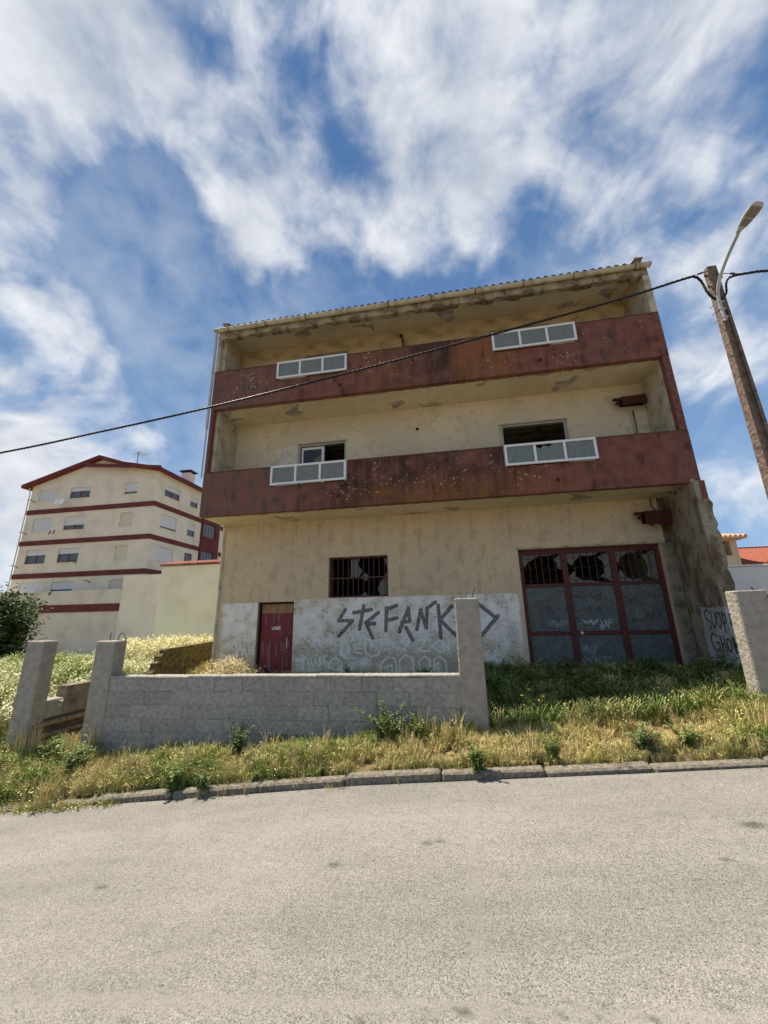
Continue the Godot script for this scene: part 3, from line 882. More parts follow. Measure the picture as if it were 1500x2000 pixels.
func ground() -> void:
	struct("ground", sheet(spread(-900, 900, -3.0, 14.0, 0.2), spread(-900, 900, -3.0, 3.6, 0.15), land), M.soil)
	var patch := fnl(150, 0.5, 4)
	var blot := fnl(151, 1.3, 3)
	var stains := [[5.05, 5.0, 0.03], [3.3, 5.15, 0.03], [8.0, 4.6, 0.045], [8.35, 4.75, 0.02], [7.6, 5.0, 0.02], [5.7, 4.75, 0.022], [5.8, 4.72, 0.02], [5.95, 6.05, 0.016], [6.7, 6.05, 0.016], [7.2, 5.95, 0.014], [4.4, 6.15, 0.016], [6.2, 6.07, 0.012], [6.35, 6.04, 0.012], [6.5, 6.06, 0.012], [7.0, 6.0, 0.014], [7.35, 6.0, 0.012], [5.5, 6.1, 0.014]]
	var tint := func(x: float, z: float) -> Color:
		var a := 0.90 + patch.get_noise_2d(x * 0.6, z * 1.6) * 0.16 + blot.get_noise_2d(x * 0.8, z * 3.0) * 0.09
		# worn wheel tracks
		a += 0.05 * sin((z - 3.9) * 2.6 + patch.get_noise_2d(x * 0.3, 4.0))
		for s in stains:
			var d: float = Vector2((x - s[0]) * 0.6, z - s[1]).length() / s[2]
			if d < 1.6:
				a *= lerpf(0.45, 1.0, sstep(0.4, 1.6, d))
		# darker rolled seam along the lane
		var seam := absf(z - 6.32 - x * 0.015)
		if seam < 0.03 and x > 6.4:
			a *= 0.60
		if blot.get_noise_2d(x * 9.0 + 3.0, z * 9.0) > 0.45:
			a *= 0.86
		return Color(a, a, a * 0.99)
	var rx := spread(-120, 120, -1.0, 11.0, 0.035)
	var rz := spread(KERB_Z, 11.4, KERB_Z + 0.02, 6.9, 0.03)
	rz.pop_front()
	struct("road", sheet(rx, rz, func(x: float, z: float) -> float: return road_y(x) + 0.004, tint), M.asphalt)
	# kerb of separate stones
	var kerb := Node3D.new()
	kerb.name = "kerb"
	kerb.set_meta("kind", "structure")
	add_child(kerb)
	rng.seed = 21
	var x := -9.0
	while x < 16.0:
		var l := rng.randf_range(0.9, 1.05)
		var b := MB.new()
		b.cbox(V(-l * 0.5 + 0.006, -0.25, -0.075), V(l * 0.5 - 0.006, 0.0, 0.075), 0.02, 0.006, rng)
		var o := part(kerb, "kerbstone", b.mesh(), M.kerb)
		var m := x + l * 0.5
		o.position = V(m, road_y(m) + 0.085 + rng.randf_range(-0.016, 0.008) - 0.04 * sstep(6.2, 7.6, m) - 0.04 * sstep(2.2, 0.8, m), KERB_Z - 0.08 + rng.randf_range(-0.012, 0.012))
		o.rotation.z = atan2(road_y(x + l) - road_y(x), l)
		o.rotation.y = rng.randf_range(-0.022, 0.022)
		o.rotation.x = rng.randf_range(-0.06, 0.06)
		x += l

# ---------------------------------------------------------------- the derelict house
const ZW := -1.06

func railing(house_node: Node3D, x0: float, x1: float, y0: float, y1: float, chips: int) -> void:
	var f := MB.new()
	var t := 0.052
	var zf := 0.075
	var zb := 0.03
	f.cbox(V(x0, y1 - t, zb), V(x1, y1, zf), 0.006)
	f.cbox(V(x0, y0, zb), V(x1, y0 + t, zf), 0.006)
	var w := (x1 - x0 - t) / 3.0
	for i in 4:
		f.cbox(V(x0 + w * i, y0 + t, zb + 0.002), V(x0 + w * i + t, y1 - t, zf - 0.002), 0.006)
	var fr := part(house_node, "balcony_light", f.mesh(), M.white_frame, "white three-pane glazed panel set in the balcony front")
	for i in 3:
		var b := MB.new()
		var l := V(x0 + w * i + t, y0 + t, zb + 0.012)
		var h := V(x0 + w * (i + 1), y1 - t, zb + 0.020)
		if chips == 1 and i == 1:
			# broken out along its top edge
			b.prism(PackedVector2Array([Vector2(l.x, l.y), Vector2(h.x, l.y), Vector2(h.x, h.y), Vector2(l.x + 0.36, h.y), Vector2(l.x + 0.28, h.y - 0.07), Vector2(l.x + 0.16, h.y - 0.03), Vector2(l.x + 0.09, h.y - 0.10), Vector2(l.x, h.y - 0.04)]), h.z, l.z)
		else:
			b.box(l, h)
		part(fr, "pane", b.mesh(), M.frosted)

func opening_frame(parent: Node, called: String, x0: float, x1: float, y0: float, y1: float, z: float, t: float, m: Material) -> MeshInstance3D:
	var f := MB.new()
	f.box(V(x0 + 0.003, y1 - t, z - 0.05), V(x1 - 0.003, y1 - 0.003, z))
	f.box(V(x0 + 0.003, y0 + 0.003, z - 0.05), V(x1 - 0.003, y0 + t, z))
	f.box(V(x0 + 0.003, y0 + t, z - 0.048), V(x0 + t, y1 - t, z - 0.002))
	f.box(V(x1 - t, y0 + t, z - 0.048), V(x1 - 0.003, y1 - t, z - 0.002))
	return part(parent, called, f.mesh(), m)

func rusty_box(h: Node3D, x0: float, x1: float, y0: float, y1: float, sd: int) -> void:
	rng.seed = sd
	var b := MB.new()
	# a thin sheet case, its lower edge eaten to rags
	var pts := PackedVector2Array()
	pts.append(Vector2(x0 + 0.14, y1 - 0.02))
	pts.append(Vector2(x0 + 0.14, y0 + 0.08))
	var k := 9
	for i in k:
		pts.append(Vector2(lerpf(x0 + 0.17, x1 - 0.02, i / (k - 1.0)), y0 + rng.randf_range(0.0, 0.075)))
	pts.append(Vector2(x1, y0 + 0.07))
	pts.append(Vector2(x1, y1 + 0.005))
	b.prism(pts, ZW + 0.24, ZW + 0.225)
	b.box(V(x0 + 0.14, y1 - 0.035, ZW + 0.01), V(x1, y1 - 0.005, ZW + 0.224))
	b.box(V(x1 - 0.02, y0 + 0.08, ZW + 0.01), V(x1 - 0.003, y1 - 0.036, ZW + 0.224))
	var s := part(h, "rusted_case", b.mesh(), M.rust, "rusted sheet-metal case with ragged edge on the balcony wall")
	var a := MB.new()
	a.cbox(V(x0 - 0.03, y1 - 0.075, ZW + 0.14), V(x0 + 0.15, y1 - 0.015, ZW + 0.21), 0.01)
	a.cbox(V(x0 + 0.03, y1 - 0.17, ZW + 0.12), V(x0 + 0.138, y1 - 0.10, ZW + 0.20), 0.015)
	part(s, "bracket", a.mesh(), M.rust_dark)
	var bk := MB.new()
	bk.box(V(x0 + 0.16, y0 + 0.1, ZW + 0.01), V(x1 - 0.03, y1 - 0.04, ZW + 0.03))
	part(s, "back_plate", bk.mesh(), M.rust_dark)

func house() -> void:
	var h := thing("derelict_house", "derelict three-storey tan house with dark red balconies and graffiti on its front", "house")
	# --- ground floor front
	var holes := [Rect2(1.15, -0.3, 0.957, 2.0), Rect2(2.985, 1.756, 1.50, 0.995), Rect2(7.55, -0.3, 3.0, 3.02)]
	var b := MB.new()
	b.org = V(0, 3.75, 0)
	b.us = Vector2(1.0 / 11.0, 1.0 / 4.05)
	b.wallx(0.05, 10.655, -0.3, 3.74, ZW, 0.24, holes)
	part(h, "front_wall", b.mesh(), M.dado, "tan front wall with worn white lower half and spray paint lettering")
	# left end: a slim rounded pilaster
	b = MB.new()
	b.cbox(V(0.0, -0.6, ZW - 0.3), V(0.10, 3.735, ZW + 0.03), 0.025)
	part(h, "corner_pilaster", b.mesh(), M.grey_plaster)
	# body of the house behind: sides, back, floors
	b = MB.new()
	b.box(V(0.0, -1.0, -9.5), V(0.2, 9.2, ZW - 0.301))
	b.box(V(10.66, -1.0, -9.5), V(11.0, 9.2, ZW - 0.245))
	b.box(V(0.2, -1.0, -9.7), V(10.66, 9.2, -9.45))
	part(h, "side_and_back_walls", b.mesh(), M.grey_plaster)
	b = MB.new()
	b.box(V(0.21, -0.45, -9.4), V(10.64, -0.31, ZW - 0.25))
	part(h, "ground_slab", b.mesh(), M.old_concrete)
	b = MB.new()
	b.box(V(5.0, -0.3, -9.4), V(5.15, 9.1, -4.0))
	part(h, "partition", b.mesh(), M.grey_plaster)
	# --- end wall at the right
	b = MB.new()
	b.org = V(0, 3.74, -1.10)
	b.us = Vector2(1.0 / 1.40, 1.0 / 4.04)
	var FX := 10.80
	b.quad(V(FX, -0.3, ZW - 0.04), V(FX, -0.3, 0.10), V(FX, 3.735, 0.10), V(FX, 3.735, ZW - 0.04))
	# front face continues the same marks round the corner, outer edge broken away
	rng.seed = 4
	var ys := []
	var y := -0.3
	while y < 3.735:
		ys.append(y)
		y += rng.randf_range(0.05, 0.13)
	ys.append(3.735)
	var prev := 11.06
	for i in ys.size() - 1:
		var nx := 11.04 + rng.randf_range(-0.035, 0.03)
		if ys[i + 1] > 3.30:
			nx = 11.0
		var a0 := V(FX, ys[i], 0.10)
		var a1 := V(prev, ys[i], 0.10)
		var a2 := V(nx, ys[i + 1], 0.10)
		var a3 := V(FX, ys[i + 1], 0.10)
		var nn := V(0, 0, 1)
		var uu := func(p: Vector3) -> Vector2: return Vector2((1.20 + minf(p.x - FX, 0.20)) / 1.40, (3.74 - p.y) / 4.04)
		b.put(a0, nn, uu.call(a0)); b.put(a2, nn, uu.call(a2)); b.put(a1, nn, uu.call(a1))
		b.put(a0, nn, uu.call(a0)); b.put(a3, nn, uu.call(a3)); b.put(a2, nn, uu.call(a2))
		b.quad(V(prev, ys[i], 0.10), V(prev, ys[i], ZW - 0.24), V(nx, ys[i + 1], ZW - 0.24), V(nx, ys[i + 1], 0.10))
		prev = nx
	part(h, "end_wall", b.mesh(), M.end_wall, "bare stained concrete end wall with a painted square and black writing")
	# garage jamb and lintel
	b = MB.new()
	b.cbox(V(10.56, -0.3, ZW + 0.003), V(10.80, 2.72, ZW + 0.055), 0.02)
	part(h, "garage_jamb", b.mesh(), M.old_concrete)
	b = MB.new()
	b.cbox(V(7.50, 2.72, ZW + 0.003), V(10.60, 2.765, ZW + 0.03), 0.008)
	part(h, "lintel", b.mesh(), M.grey_plaster)
	# --- slabs and balcony fronts
	for lev in 2:
		var y0 := 3.74 + 2.937 * lev
		var y1 := y0 + 1.147
		b = MB.new()
		b.org = V(0, 0, ZW)
		b.us = Vector2((1.0 - 2.0 * lev) / 11.0, 1.0 / 1.06)
		b.box(V(0.003, y0, -9.4), V(10.997, y0 + 0.21, -0.004))
		part(h, "floor_slab", b.mesh(), M.soffit)
		b = MB.new()
		b.org = V(0, y1, 0)
		b.us = Vector2(1.0 / 11.0, 1.0 / 1.147)
		var rx := [[1.83, 3.74], [7.31, 9.21]]
		var ry0 := y1 - 0.515
		b.wallx(0.0, 11.0, y0 - 0.004, y1 - 0.03, 0.0, 0.14, [Rect2(rx[0][0], ry0, 1.91, 0.6), Rect2(rx[1][0], ry0, 1.90, 0.6)])
		part(h, "balcony_front", b.mesh(), M["parapet%d" % lev], "dark red roughcast balcony front with lichen and black crust")
		for s in [[0.0, 1.83], [3.74, 7.31], [9.21, 11.0]]:
			b = MB.new()
			b.cbox(V(s[0] + 0.002, y1 - 0.03, -0.15), V(s[1] - 0.002, y1, 0.012), 0.008, 0.003, rng)
			part(h, "coping", b.mesh(), M.cap_red)
		for i in 2:
			railing(h, rx[i][0] + 0.01, rx[i][1] - 0.01, ry0 + 0.01, y1 - 0.015, 1 if lev == 0 and i == 1 else 0)
		# drain hole
		for dx in [3.55, 8.35]:
			b = MB.new()
			b.tube([V(dx, y0 + 0.27, -0.05), V(dx, y0 + 0.262, 0.035)], 0.035, 10)
			part(h, "drain_spout", b.mesh(), M.rust_dark)
	# --- balcony back walls
	var mids := [Rect2(2.05, 4.0, 1.37, 1.93), Rect2(7.47, 4.0, 1.56, 1.92)]
	b = MB.new()
	b.org = V(0, 6.70, 0)
	b.us = Vector2(1.0 / 11.0, 1.0 / 2.96)
	b.wallx(0.17, 10.86, 3.951, 6.676, ZW, 0.22, mids)
	part(h, "balcony_wall", b.mesh(), M.upper_wall, "weathered tan wall at the back of the first-floor balcony")
	var tops := [Rect2(2.14, 6.95, 1.33, 1.86), Rect2(7.46, 6.95, 1.55, 1.83)]
	b = MB.new()
	b.wallx(0.17, 10.86, 6.888, 9.2, ZW, 0.22, tops)
	part(h, "balcony_wall", b.mesh(), M.plaster)
	# side fins of the balconies
	for lev in 2:
		var y0 := 3.951 + 2.937 * lev
		var y1: float = [6.676, 9.2][lev]
		for s in [[0.004, 0.168], [10.862, 10.996]]:
			b = MB.new()
			b.box(V(s[0], y0, ZW - 0.22), V(s[1], y1, -0.145))
			part(h, "balcony_side", b.mesh(), M.grey_plaster)
	# front edges of the fins: red up to the second balcony, bare above
	for s in [[0.0, 0.085], [10.86, 11.0]]:
		b = MB.new()
		b.cbox(V(s[0], 4.888, -0.143), V(s[1], 6.672, -0.002), 0.006)
		part(h, "fin_edge", b.mesh(), M.side_red)
		b = MB.new()
		b.cbox(V(s[0], 7.826, -0.143), V(s[1], 8.868, -0.002), 0.006)
		part(h, "fin_edge", b.mesh(), M.grey_plaster)
	b = MB.new()
	b.cbox(V(10.89, 3.36, -0.10), V(11.005, 3.735, 0.112), 0.01, 0.008, rng)
	part(h, "fin_edge", b.mesh(), M.side_red)
	# --- top: ceiling, beam, gutter, roof sheets
	b = MB.new()
	b.org = V(4.3, 0, ZW)
	b.us = Vector2(1.0 / 11.0, 1.0 / 1.06)
	b.box(V(0.003, 9.2, -9.4), V(10.997, 9.24, -0.16))
	part(h, "roof_slab", b.mesh(), M.soffit)
	b = MB.new()
	rng.seed = 9
	var bx := 0.0
	while bx < 10.99:
		var nx := minf(bx + rng.randf_range(0.5, 1.0), 11.0)
		b.cbox(V(bx, 8.87 + rng.randf_range(0.0, 0.02), -0.16), V(nx, 9.195, 0.0), 0.012, 0.008, rng)
		bx = nx
	part(h, "eaves_beam", b.mesh(), M.beam, "stained concrete eaves beam with spalled lower edge")
	rng.seed = 10
	for q in [[6.2, 0.5], [7.3, 0.3], [8.0, 0.25], [9.5, 0.35]]:
		b = MB.new()
		var ps := PackedVector2Array()
		for i in 11:
			var w := TAU * i / 11.0
			ps.append(Vector2(q[0] + cos(w) * q[1] * rng.randf_range(0.6, 1.0), sin(w) * 0.085 * rng.randf_range(0.6, 1.1)))
		b.t = Transform3D(Basis(V(1, 0, 0), V(0, 0, 1), V(0, -1, 0)), V(0, 8.868, -0.10))
		b.prism(ps, 0.012, -0.002)
		part(h, "spalled_patch", b.mesh(), M.stone[0])
	var g := MB.new()
	var gs := 10
	var gr := 0.068
	for i in gs:
		var a0 := PI + PI * i / gs
		var a1 := PI + PI * (i + 1) / gs
		for rr in [[gr, 1], [gr - 0.007, -1]]:
			var r: float = rr[0]
			var p0 := V(0, sin(a0) * r, -cos(a0) * r)
			var p1 := V(0, sin(a1) * r, -cos(a1) * r)
			var L := V(-0.07, 9.115, 0.075)
			var R := V(11.03, 9.095, 0.075)
			var n0: Vector3 = p0.normalized() * rr[1]
			var n1: Vector3 = p1.normalized() * rr[1]
			if rr[1] < 0:
				g.smooth_tri(L + p0, R + p0, R + p1, n0, n0, n1)
				g.smooth_tri(L + p0, R + p1, L + p1, n0, n1, n1)
			else:
				g.smooth_tri(L + p0, R + p1, R + p0, n0, n1, n0)
				g.smooth_tri(L + p0, L + p1, R + p1, n0, n1, n1)
	g.tube([V(-0.07, 9.116, 0.143), V(11.03, 9.096, 0.143)], 0.009, 6)
	g.box(V(-0.076, 9.05, 0.01), V(-0.068, 9.116, 0.14))
	g.box(V(11.028, 9.03, 0.01), V(11.036, 9.096, 0.14))
	var gut := part(h, "gutter", g.mesh(), M.gutter, "pale half-round gutter along the eaves")
	for x in [0.35, 1.45, 2.6, 3.75, 4.85, 5.95, 7.05, 8.2, 9.35, 10.7]:
		g = MB.new()
		var arc := []
		for i in 9:
			var a := PI + PI * i / 8.0
			arc.append(V(x, 9.112 - x * 0.0018 + sin(a) * 0.075, 0.075 - cos(a) * 0.075))
		arc.push_front(arc[0] + V(0, 0.03, 0))
		arc.append(arc[arc.size() - 1] + V(0, 0.045, -0.03))
		g.tube(arc, 0.009, 5)
		part(gut, "bracket", g.mesh(), M.rust_dark)
	# corrugated roof: one shared sheet mesh, laid overlapping
	var per := 0.177
	g = MB.new()
	var nseg := 8 * 6
	for i in nseg:
		for j in 2:
			var x0 := per * 6.0 * i / nseg
			var x1 := per * 6.0 * (i + 1) / nseg
			var h0 := cos(x0 / per * TAU) * 0.025
			var h1 := cos(x1 / per * TAU) * 0.025
			var n0 := V(sin(x0 / per * TAU) * 0.9, 1, 0).normalized()
			var n1 := V(sin(x1 / per * TAU) * 0.9, 1, 0).normalized()
			var o := V(0, -0.007 * j, 0)
			var s := 1.0 - 2.0 * j
			var pa := V(x0, h0, 0) + o
			var pb := V(x1, h1, 0) + o
			var pc := V(x1, h1 + 0.75, -4.7) + o
			var pd := V(x0, h0 + 0.75, -4.7) + o
			if j == 0:
				g.smooth_tri(pa, pb, pc, n0, n1, n1)
				g.smooth_tri(pa, pc, pd, n0, n1, n0)
			else:
				g.smooth_tri(pa, pc, pb, n0 * s, n1 * s, n1 * s)
				g.smooth_tri(pa, pd, pc, n0 * s, n0 * s, n1 * s)
		g.quad(V(per * 6.0 * i / nseg, cos(i * TAU / 8) * 0.025 - 0.007, 0), V(per * 6.0 * (i + 1) / nseg, cos((i + 1) * TAU / 8) * 0.025 - 0.007, 0), V(per * 6.0 * (i + 1) / nseg, cos((i + 1) * TAU / 8) * 0.025, 0), V(per * 6.0 * i / nseg, cos(i * TAU / 8) * 0.025, 0))
	var sm := g.mesh()
	for i in 10:
		var o := part(h, "roof_sheet", sm, M.fibre)
		o.position = V(0.25 + i * per * 6.0, 9.238 - i * 0.002 + 0.003 * (i % 2), 0.05)
	# column stubs left above the roof corners
	for x in [0.10, 10.78]:
		g = MB.new()
		g.cbox(V(x, 9.15, -0.22), V(x + 0.16, 9.36, -0.02), 0.012, 0.01, rng)
		g.cbox(V(x - 0.02, 9.36, -0.25), V(x + 0.18, 9.40, 0.02), 0.01, 0.01, rng)
		part(h, "column_stub", g.mesh(), M.old_concrete)
	# downpipe on the left corner
	g = MB.new()
	g.tube([V(-0.045, 9.05, 0.05), V(-0.045, 8.0, 0.03), V(-0.045, 6.1, 0.03)], 0.038, 10)
	g.tube([V(-0.045, 7.83, 0.03), V(-0.045, 7.77, 0.03)], 0.045, 10)
	part(h, "downpipe", g.mesh(), M.pipe)
	g = MB.new()
	g.tube([V(-0.04, 6.1, 0.03), V(-0.04, 4.75, 0.03)], 0.02, 8)
	part(h, "downpipe", g.mesh(), M.pipe)
	# --- barred window
	var w := opening_frame(h, "barred_window", 2.985, 4.485, 1.756, 2.751, ZW - 0.12, 0.04, M.red_frame)
	w.set_meta("label", "barred window with its glass mostly broken out")
	for i in 11:
		g = MB.new()
		var x := 3.08 + i * 0.131
		g.tube([V(x, 1.78, ZW - 0.07), V(x, 2.74, ZW - 0.07)], 0.0085, 6)
		part(w, "bar", g.mesh(), M.bar)
	g = MB.new()
	g.box(V(3.0, 2.215, ZW - 0.085), V(4.47, 2.245, ZW - 0.079))
	part(w, "crossbar", g.mesh(), M.bar)
	for pp in [[Vector2(3.52, 2.26), Vector2(3.74, 2.26), Vector2(3.82, 2.40), Vector2(3.70, 2.56), Vector2(3.76, 2.70), Vector2(3.52, 2.70)], [Vector2(4.44, 1.80), Vector2(4.44, 2.36), Vector2(4.36, 2.22), Vector2(4.25, 2.08), Vector2(4.20, 1.93), Vector2(4.26, 1.80)], [Vector2(3.78, 2.22), Vector2(3.93, 2.14), Vector2(3.98, 2.28), Vector2(3.86, 2.36)], [Vector2(4.44, 2.45), Vector2(4.44, 2.71), Vector2(4.38, 2.66), Vector2(4.41, 2.55)], [Vector2(3.78, 1.80), Vector2(3.95, 1.80), Vector2(3.90, 1.88), Vector2(3.84, 1.85)]]:
		g = MB.new()
		g.prism(PackedVector2Array(pp), ZW - 0.145, ZW - 0.149)
		part(w, "glass_shard", g.mesh(), M.dirty_glass)
	# --- red door
	g = MB.new()
	g.org = V(1.20, 1.66, 0)
	g.us = Vector2(1.0 / 0.86, 1.0 / 1.96)
	g.box(V(1.215, -0.28, ZW - 0.16), V(2.06, 1.66, ZW - 0.12))
	var d := part(h, "door", g.mesh(), M.red_door, "scuffed dark red metal door with a white tag")
	g = MB.new()
	g.tube([V(1.935, 0.86, ZW - 0.12), V(1.935, 0.85, ZW - 0.06), V(1.94, 0.80, ZW - 0.05), V(1.945, 0.62, ZW - 0.05), V(1.95, 0.57, ZW - 0.06), V(1.95, 0.56, ZW - 0.12)], 0.014, 8)
	part(d, "handle", g.mesh(), M.chrome)
	opening_frame(h, "door_frame", 1.15, 2.107, -0.3, 1.70, ZW - 0.08, 0.05, M.rust_dark)
	# --- garage door
	g = MB.new()
	var zg := ZW - 0.10
	g.box(V(7.555, 2.60, zg - 0.05), V(10.545, 2.715, zg))
	for x in [7.555, 8.485, 9.515, 10.455]:
		var ww: float = 0.09 if x < 8.0 or x > 10.0 else 0.125
		g.box(V(x, -0.28, zg - 0.047), V(x + ww, 2.60, zg + 0.012))
	var gd := part(h, "garage_door", g.mesh(), M.red_frame, "wide garage door with rusty red frame, frosted panes and smashed top lights")
	for k in 3:
		var x0: float = [7.645, 8.61, 9.64][k]
		var x1: float = [8.485, 9.515, 10.455][k]
		for yy in [[1.86, 1.93], [0.82, 0.90]]:
			g = MB.new()
			g.cbox(V(x0, yy[0], zg - 0.04), V(x1, yy[1], zg + 0.004), 0.006)
			part(gd, "rail", g.mesh(), M.red_frame)
		for r in 2:
			g = MB.new()
			g.org = V(7.55, 1.90, 0)
			g.us = Vector2(1.0 / 3.0, 1.0 / 2.0)
			g.box(V(x0, [0.90, -0.27][r], zg - 0.03), V(x1, [1.86, 0.82][r], zg - 0.02))
			part(gd, "pane", g.mesh(), M.door_glass)
		# bars and diagonal strips of the top light
		for i in 5:
			var x := lerpf(x0, x1, (i + 1) / 6.0)
			g = MB.new()
			g.tube([V(x, 1.93, zg - 0.012), V(x, 2.60, zg - 0.012)], 0.008, 5)
			part(gd, "bar", g.mesh(), M.bar)
		g = MB.new()
		for i in 6:
			var xa := lerpf(x0, x1, i / 6.0)
			var xb := lerpf(x0, x1, (i + 1) / 6.0)
			for yy in [2.02, 2.28, 2.52]:
				var s: float = 0.04 if i % 2 else -0.04
				g.tube([V(xa, yy - s, zg - 0.026), V(xb, yy + s, zg - 0.026)], 0.005, 4)
		part(gd, "wire_lattice", g.mesh(), M.steel).set_meta("kind", "stuff")
		# what is left of the glass round the edges
		var cx := (x0 + x1) * 0.5
		rng.seed = 60 + k
		var hole := PackedVector2Array()
		for i in 15:
			var a := TAU * i / 15.0
			var rx: float = [0.40, 0.36, 0.33][k]
			hole.append(Vector2(cx + [0.0, 0.0, -0.06][k] + cos(a) * rx * rng.randf_range(0.82, 1.0), 2.26 + sin(a) * 0.33 * rng.randf_range(0.80, 1.0)))
		for i in 15:
			var p := hole[i]
			var q := hole[(i + 1) % 15]
			var po := Vector2(clampf(cx + (p.x - cx) * 3.0, x0, x1), clampf(2.265 + (p.y - 2.265) * 3.0, 1.93, 2.60))
			var qo := Vector2(clampf(cx + (q.x - cx) * 3.0, x0, x1), clampf(2.265 + (q.y - 2.265) * 3.0, 1.93, 2.60))
			if i % 5 == 2 or (k == 0 and p.y < 2.2):
				continue
			g = MB.new()
			g.prism(PackedVector2Array([p, q, qo, po]), zg - 0.035, zg - 0.039)
			part(gd, "glass_shard", g.mesh(), M.dirty_glass)
	g = MB.new()
	g.tube([V(8.70, 0.86, zg), V(8.70, 0.86, zg + 0.035)], 0.035, 14)
	part(gd, "lock_plate", g.mesh(), M.chrome)
	# --- first-floor windows
	w = opening_frame(h, "window", 2.05, 3.42, 4.0, 5.93, ZW - 0.02, 0.05, M.alu)
	g = MB.new()
	g.box(V(2.05, 5.93, ZW + 0.001), V(3.46, 5.965, ZW + 0.025))
	part(w, "trim", g.mesh(), M.grey_plaster)
	g = MB.new()
	for q in [[2.12, 2.17, 4.05, 5.87], [2.70, 2.77, 4.05, 5.87]]:
		g.box(V(q[0], q[2], ZW - 0.13), V(q[1], q[3], ZW - 0.085))
	g.box(V(2.17, 5.80, ZW - 0.128), V(2.70, 5.87, ZW - 0.087))
	var sash := part(w, "sash", g.mesh(), M.white_frame)
	g = MB.new()
	g.prism(PackedVector2Array([Vector2(2.17, 4.05), Vector2(2.70, 4.05), Vector2(2.70, 5.66), Vector2(2.52, 5.55), Vector2(2.40, 5.36), Vector2(2.30, 5.22), Vector2(2.17, 5.12)]), ZW - 0.104, ZW - 0.108)
	part(sash, "broken_pane", g.mesh(), M.dirty_glass)
	g = MB.new()
	g.prism(PackedVector2Array([Vector2(2.17, 5.13), Vector2(2.29, 5.235), Vector2(2.39, 5.37), Vector2(2.51, 5.56), Vector2(2.70, 5.68), Vector2(2.70, 5.80), Vector2(2.17, 5.80)]), ZW - 0.11, ZW - 0.114)
	part(sash, "pane", g.mesh(), M.pane_dark)
	w = opening_frame(h, "window", 7.47, 9.03, 4.0, 5.92, ZW - 0.02, 0.05, M.alu)
	g = MB.new()
	g.box(V(7.43, 5.92, ZW + 0.001), V(9.07, 5.955, ZW + 0.025))
	g.box(V(7.43, 4.0, ZW + 0.002), V(7.469, 5.92, ZW + 0.022))
	g.box(V(9.031, 4.0, ZW + 0.002), V(9.07, 5.92, ZW + 0.022))
	part(w, "trim", g.mesh(), M.grey_plaster)
	for q in [[2.14, 3.47, 8.81], [7.46, 9.01, 8.78]]:
		w = opening_frame(h, "window", q[0], q[1], 6.95, q[2], ZW - 0.02, 0.05, M.alu)
		g = MB.new()
		g.box(V(q[0] + 0.05, 8.60, ZW - 0.16), V(q[1] - 0.05, q[2] - 0.05, ZW - 0.10))
		part(w, "roller_shutter", g.mesh(), M.rust_dark)
	# --- fittings on the balcony walls
	rusty_box(h, 10.13, 10.80, 5.98, 6.25, 71)
	g = MB.new()
	g.tube([V(10.47, 5.98, ZW + 0.12), V(10.50, 5.60, ZW + 0.10), V(10.52, 4.9, ZW + 0.06)], 0.016, 6)
	part(h, "conduit", g.mesh(), M.alu)
	g = MB.new()
	g.box(V(10.53, 4.9, ZW + 0.005), V(10.57, 5.95, ZW + 0.03))
	part(h, "rust_strip", g.mesh(), M.rust_dark)
	rusty_box(h, 10.11, 10.78, 3.06, 3.41, 73)
	g = MB.new()
	g.tube([V(10.52, 3.74, ZW + 0.05), V(10.50, 3.58, ZW + 0.07), V(10.56, 3.40, ZW + 0.1)], 0.012, 6)
	part(h, "conduit", g.mesh(), M.rust_dark)
	g = MB.new()
	g.tube([V(5.36, 6.055, ZW), V(5.36, 6.055, ZW + 0.006)], 0.045, 12)
	g.tube([V(5.36, 6.06, ZW), V(5.37, 6.05, ZW + 0.04), V(5.35, 6.0, ZW + 0.06)], 0.008, 5)
	part(h, "lamp_outlet", g.mesh(), M.rust_dark)
	g = MB.new()
	g.tube([V(5.02, 9.06, ZW + 0.04), V(5.05, 9.0, ZW + 0.05), V(5.08, 8.7, ZW + 0.05), V(5.09, 8.2, ZW + 0.04)], 0.022, 7)
	g.tube([V(5.0, 9.02, ZW), V(5.04, 9.03, ZW + 0.05)], 0.04, 8)
	part(h, "rusted_pipe", g.mesh(), M.rust)
	# broken eyelet at the lower right corner of the first balcony
	g = MB.new()
	g.cbox(V(10.80, 3.68, 0.004), V(10.89, 3.79, 0.05), 0.02, 0.012, rng)
	part(h, "mortar_lump", g.mesh(), M.concrete[2])
	print("house ", Time.get_ticks_msec())

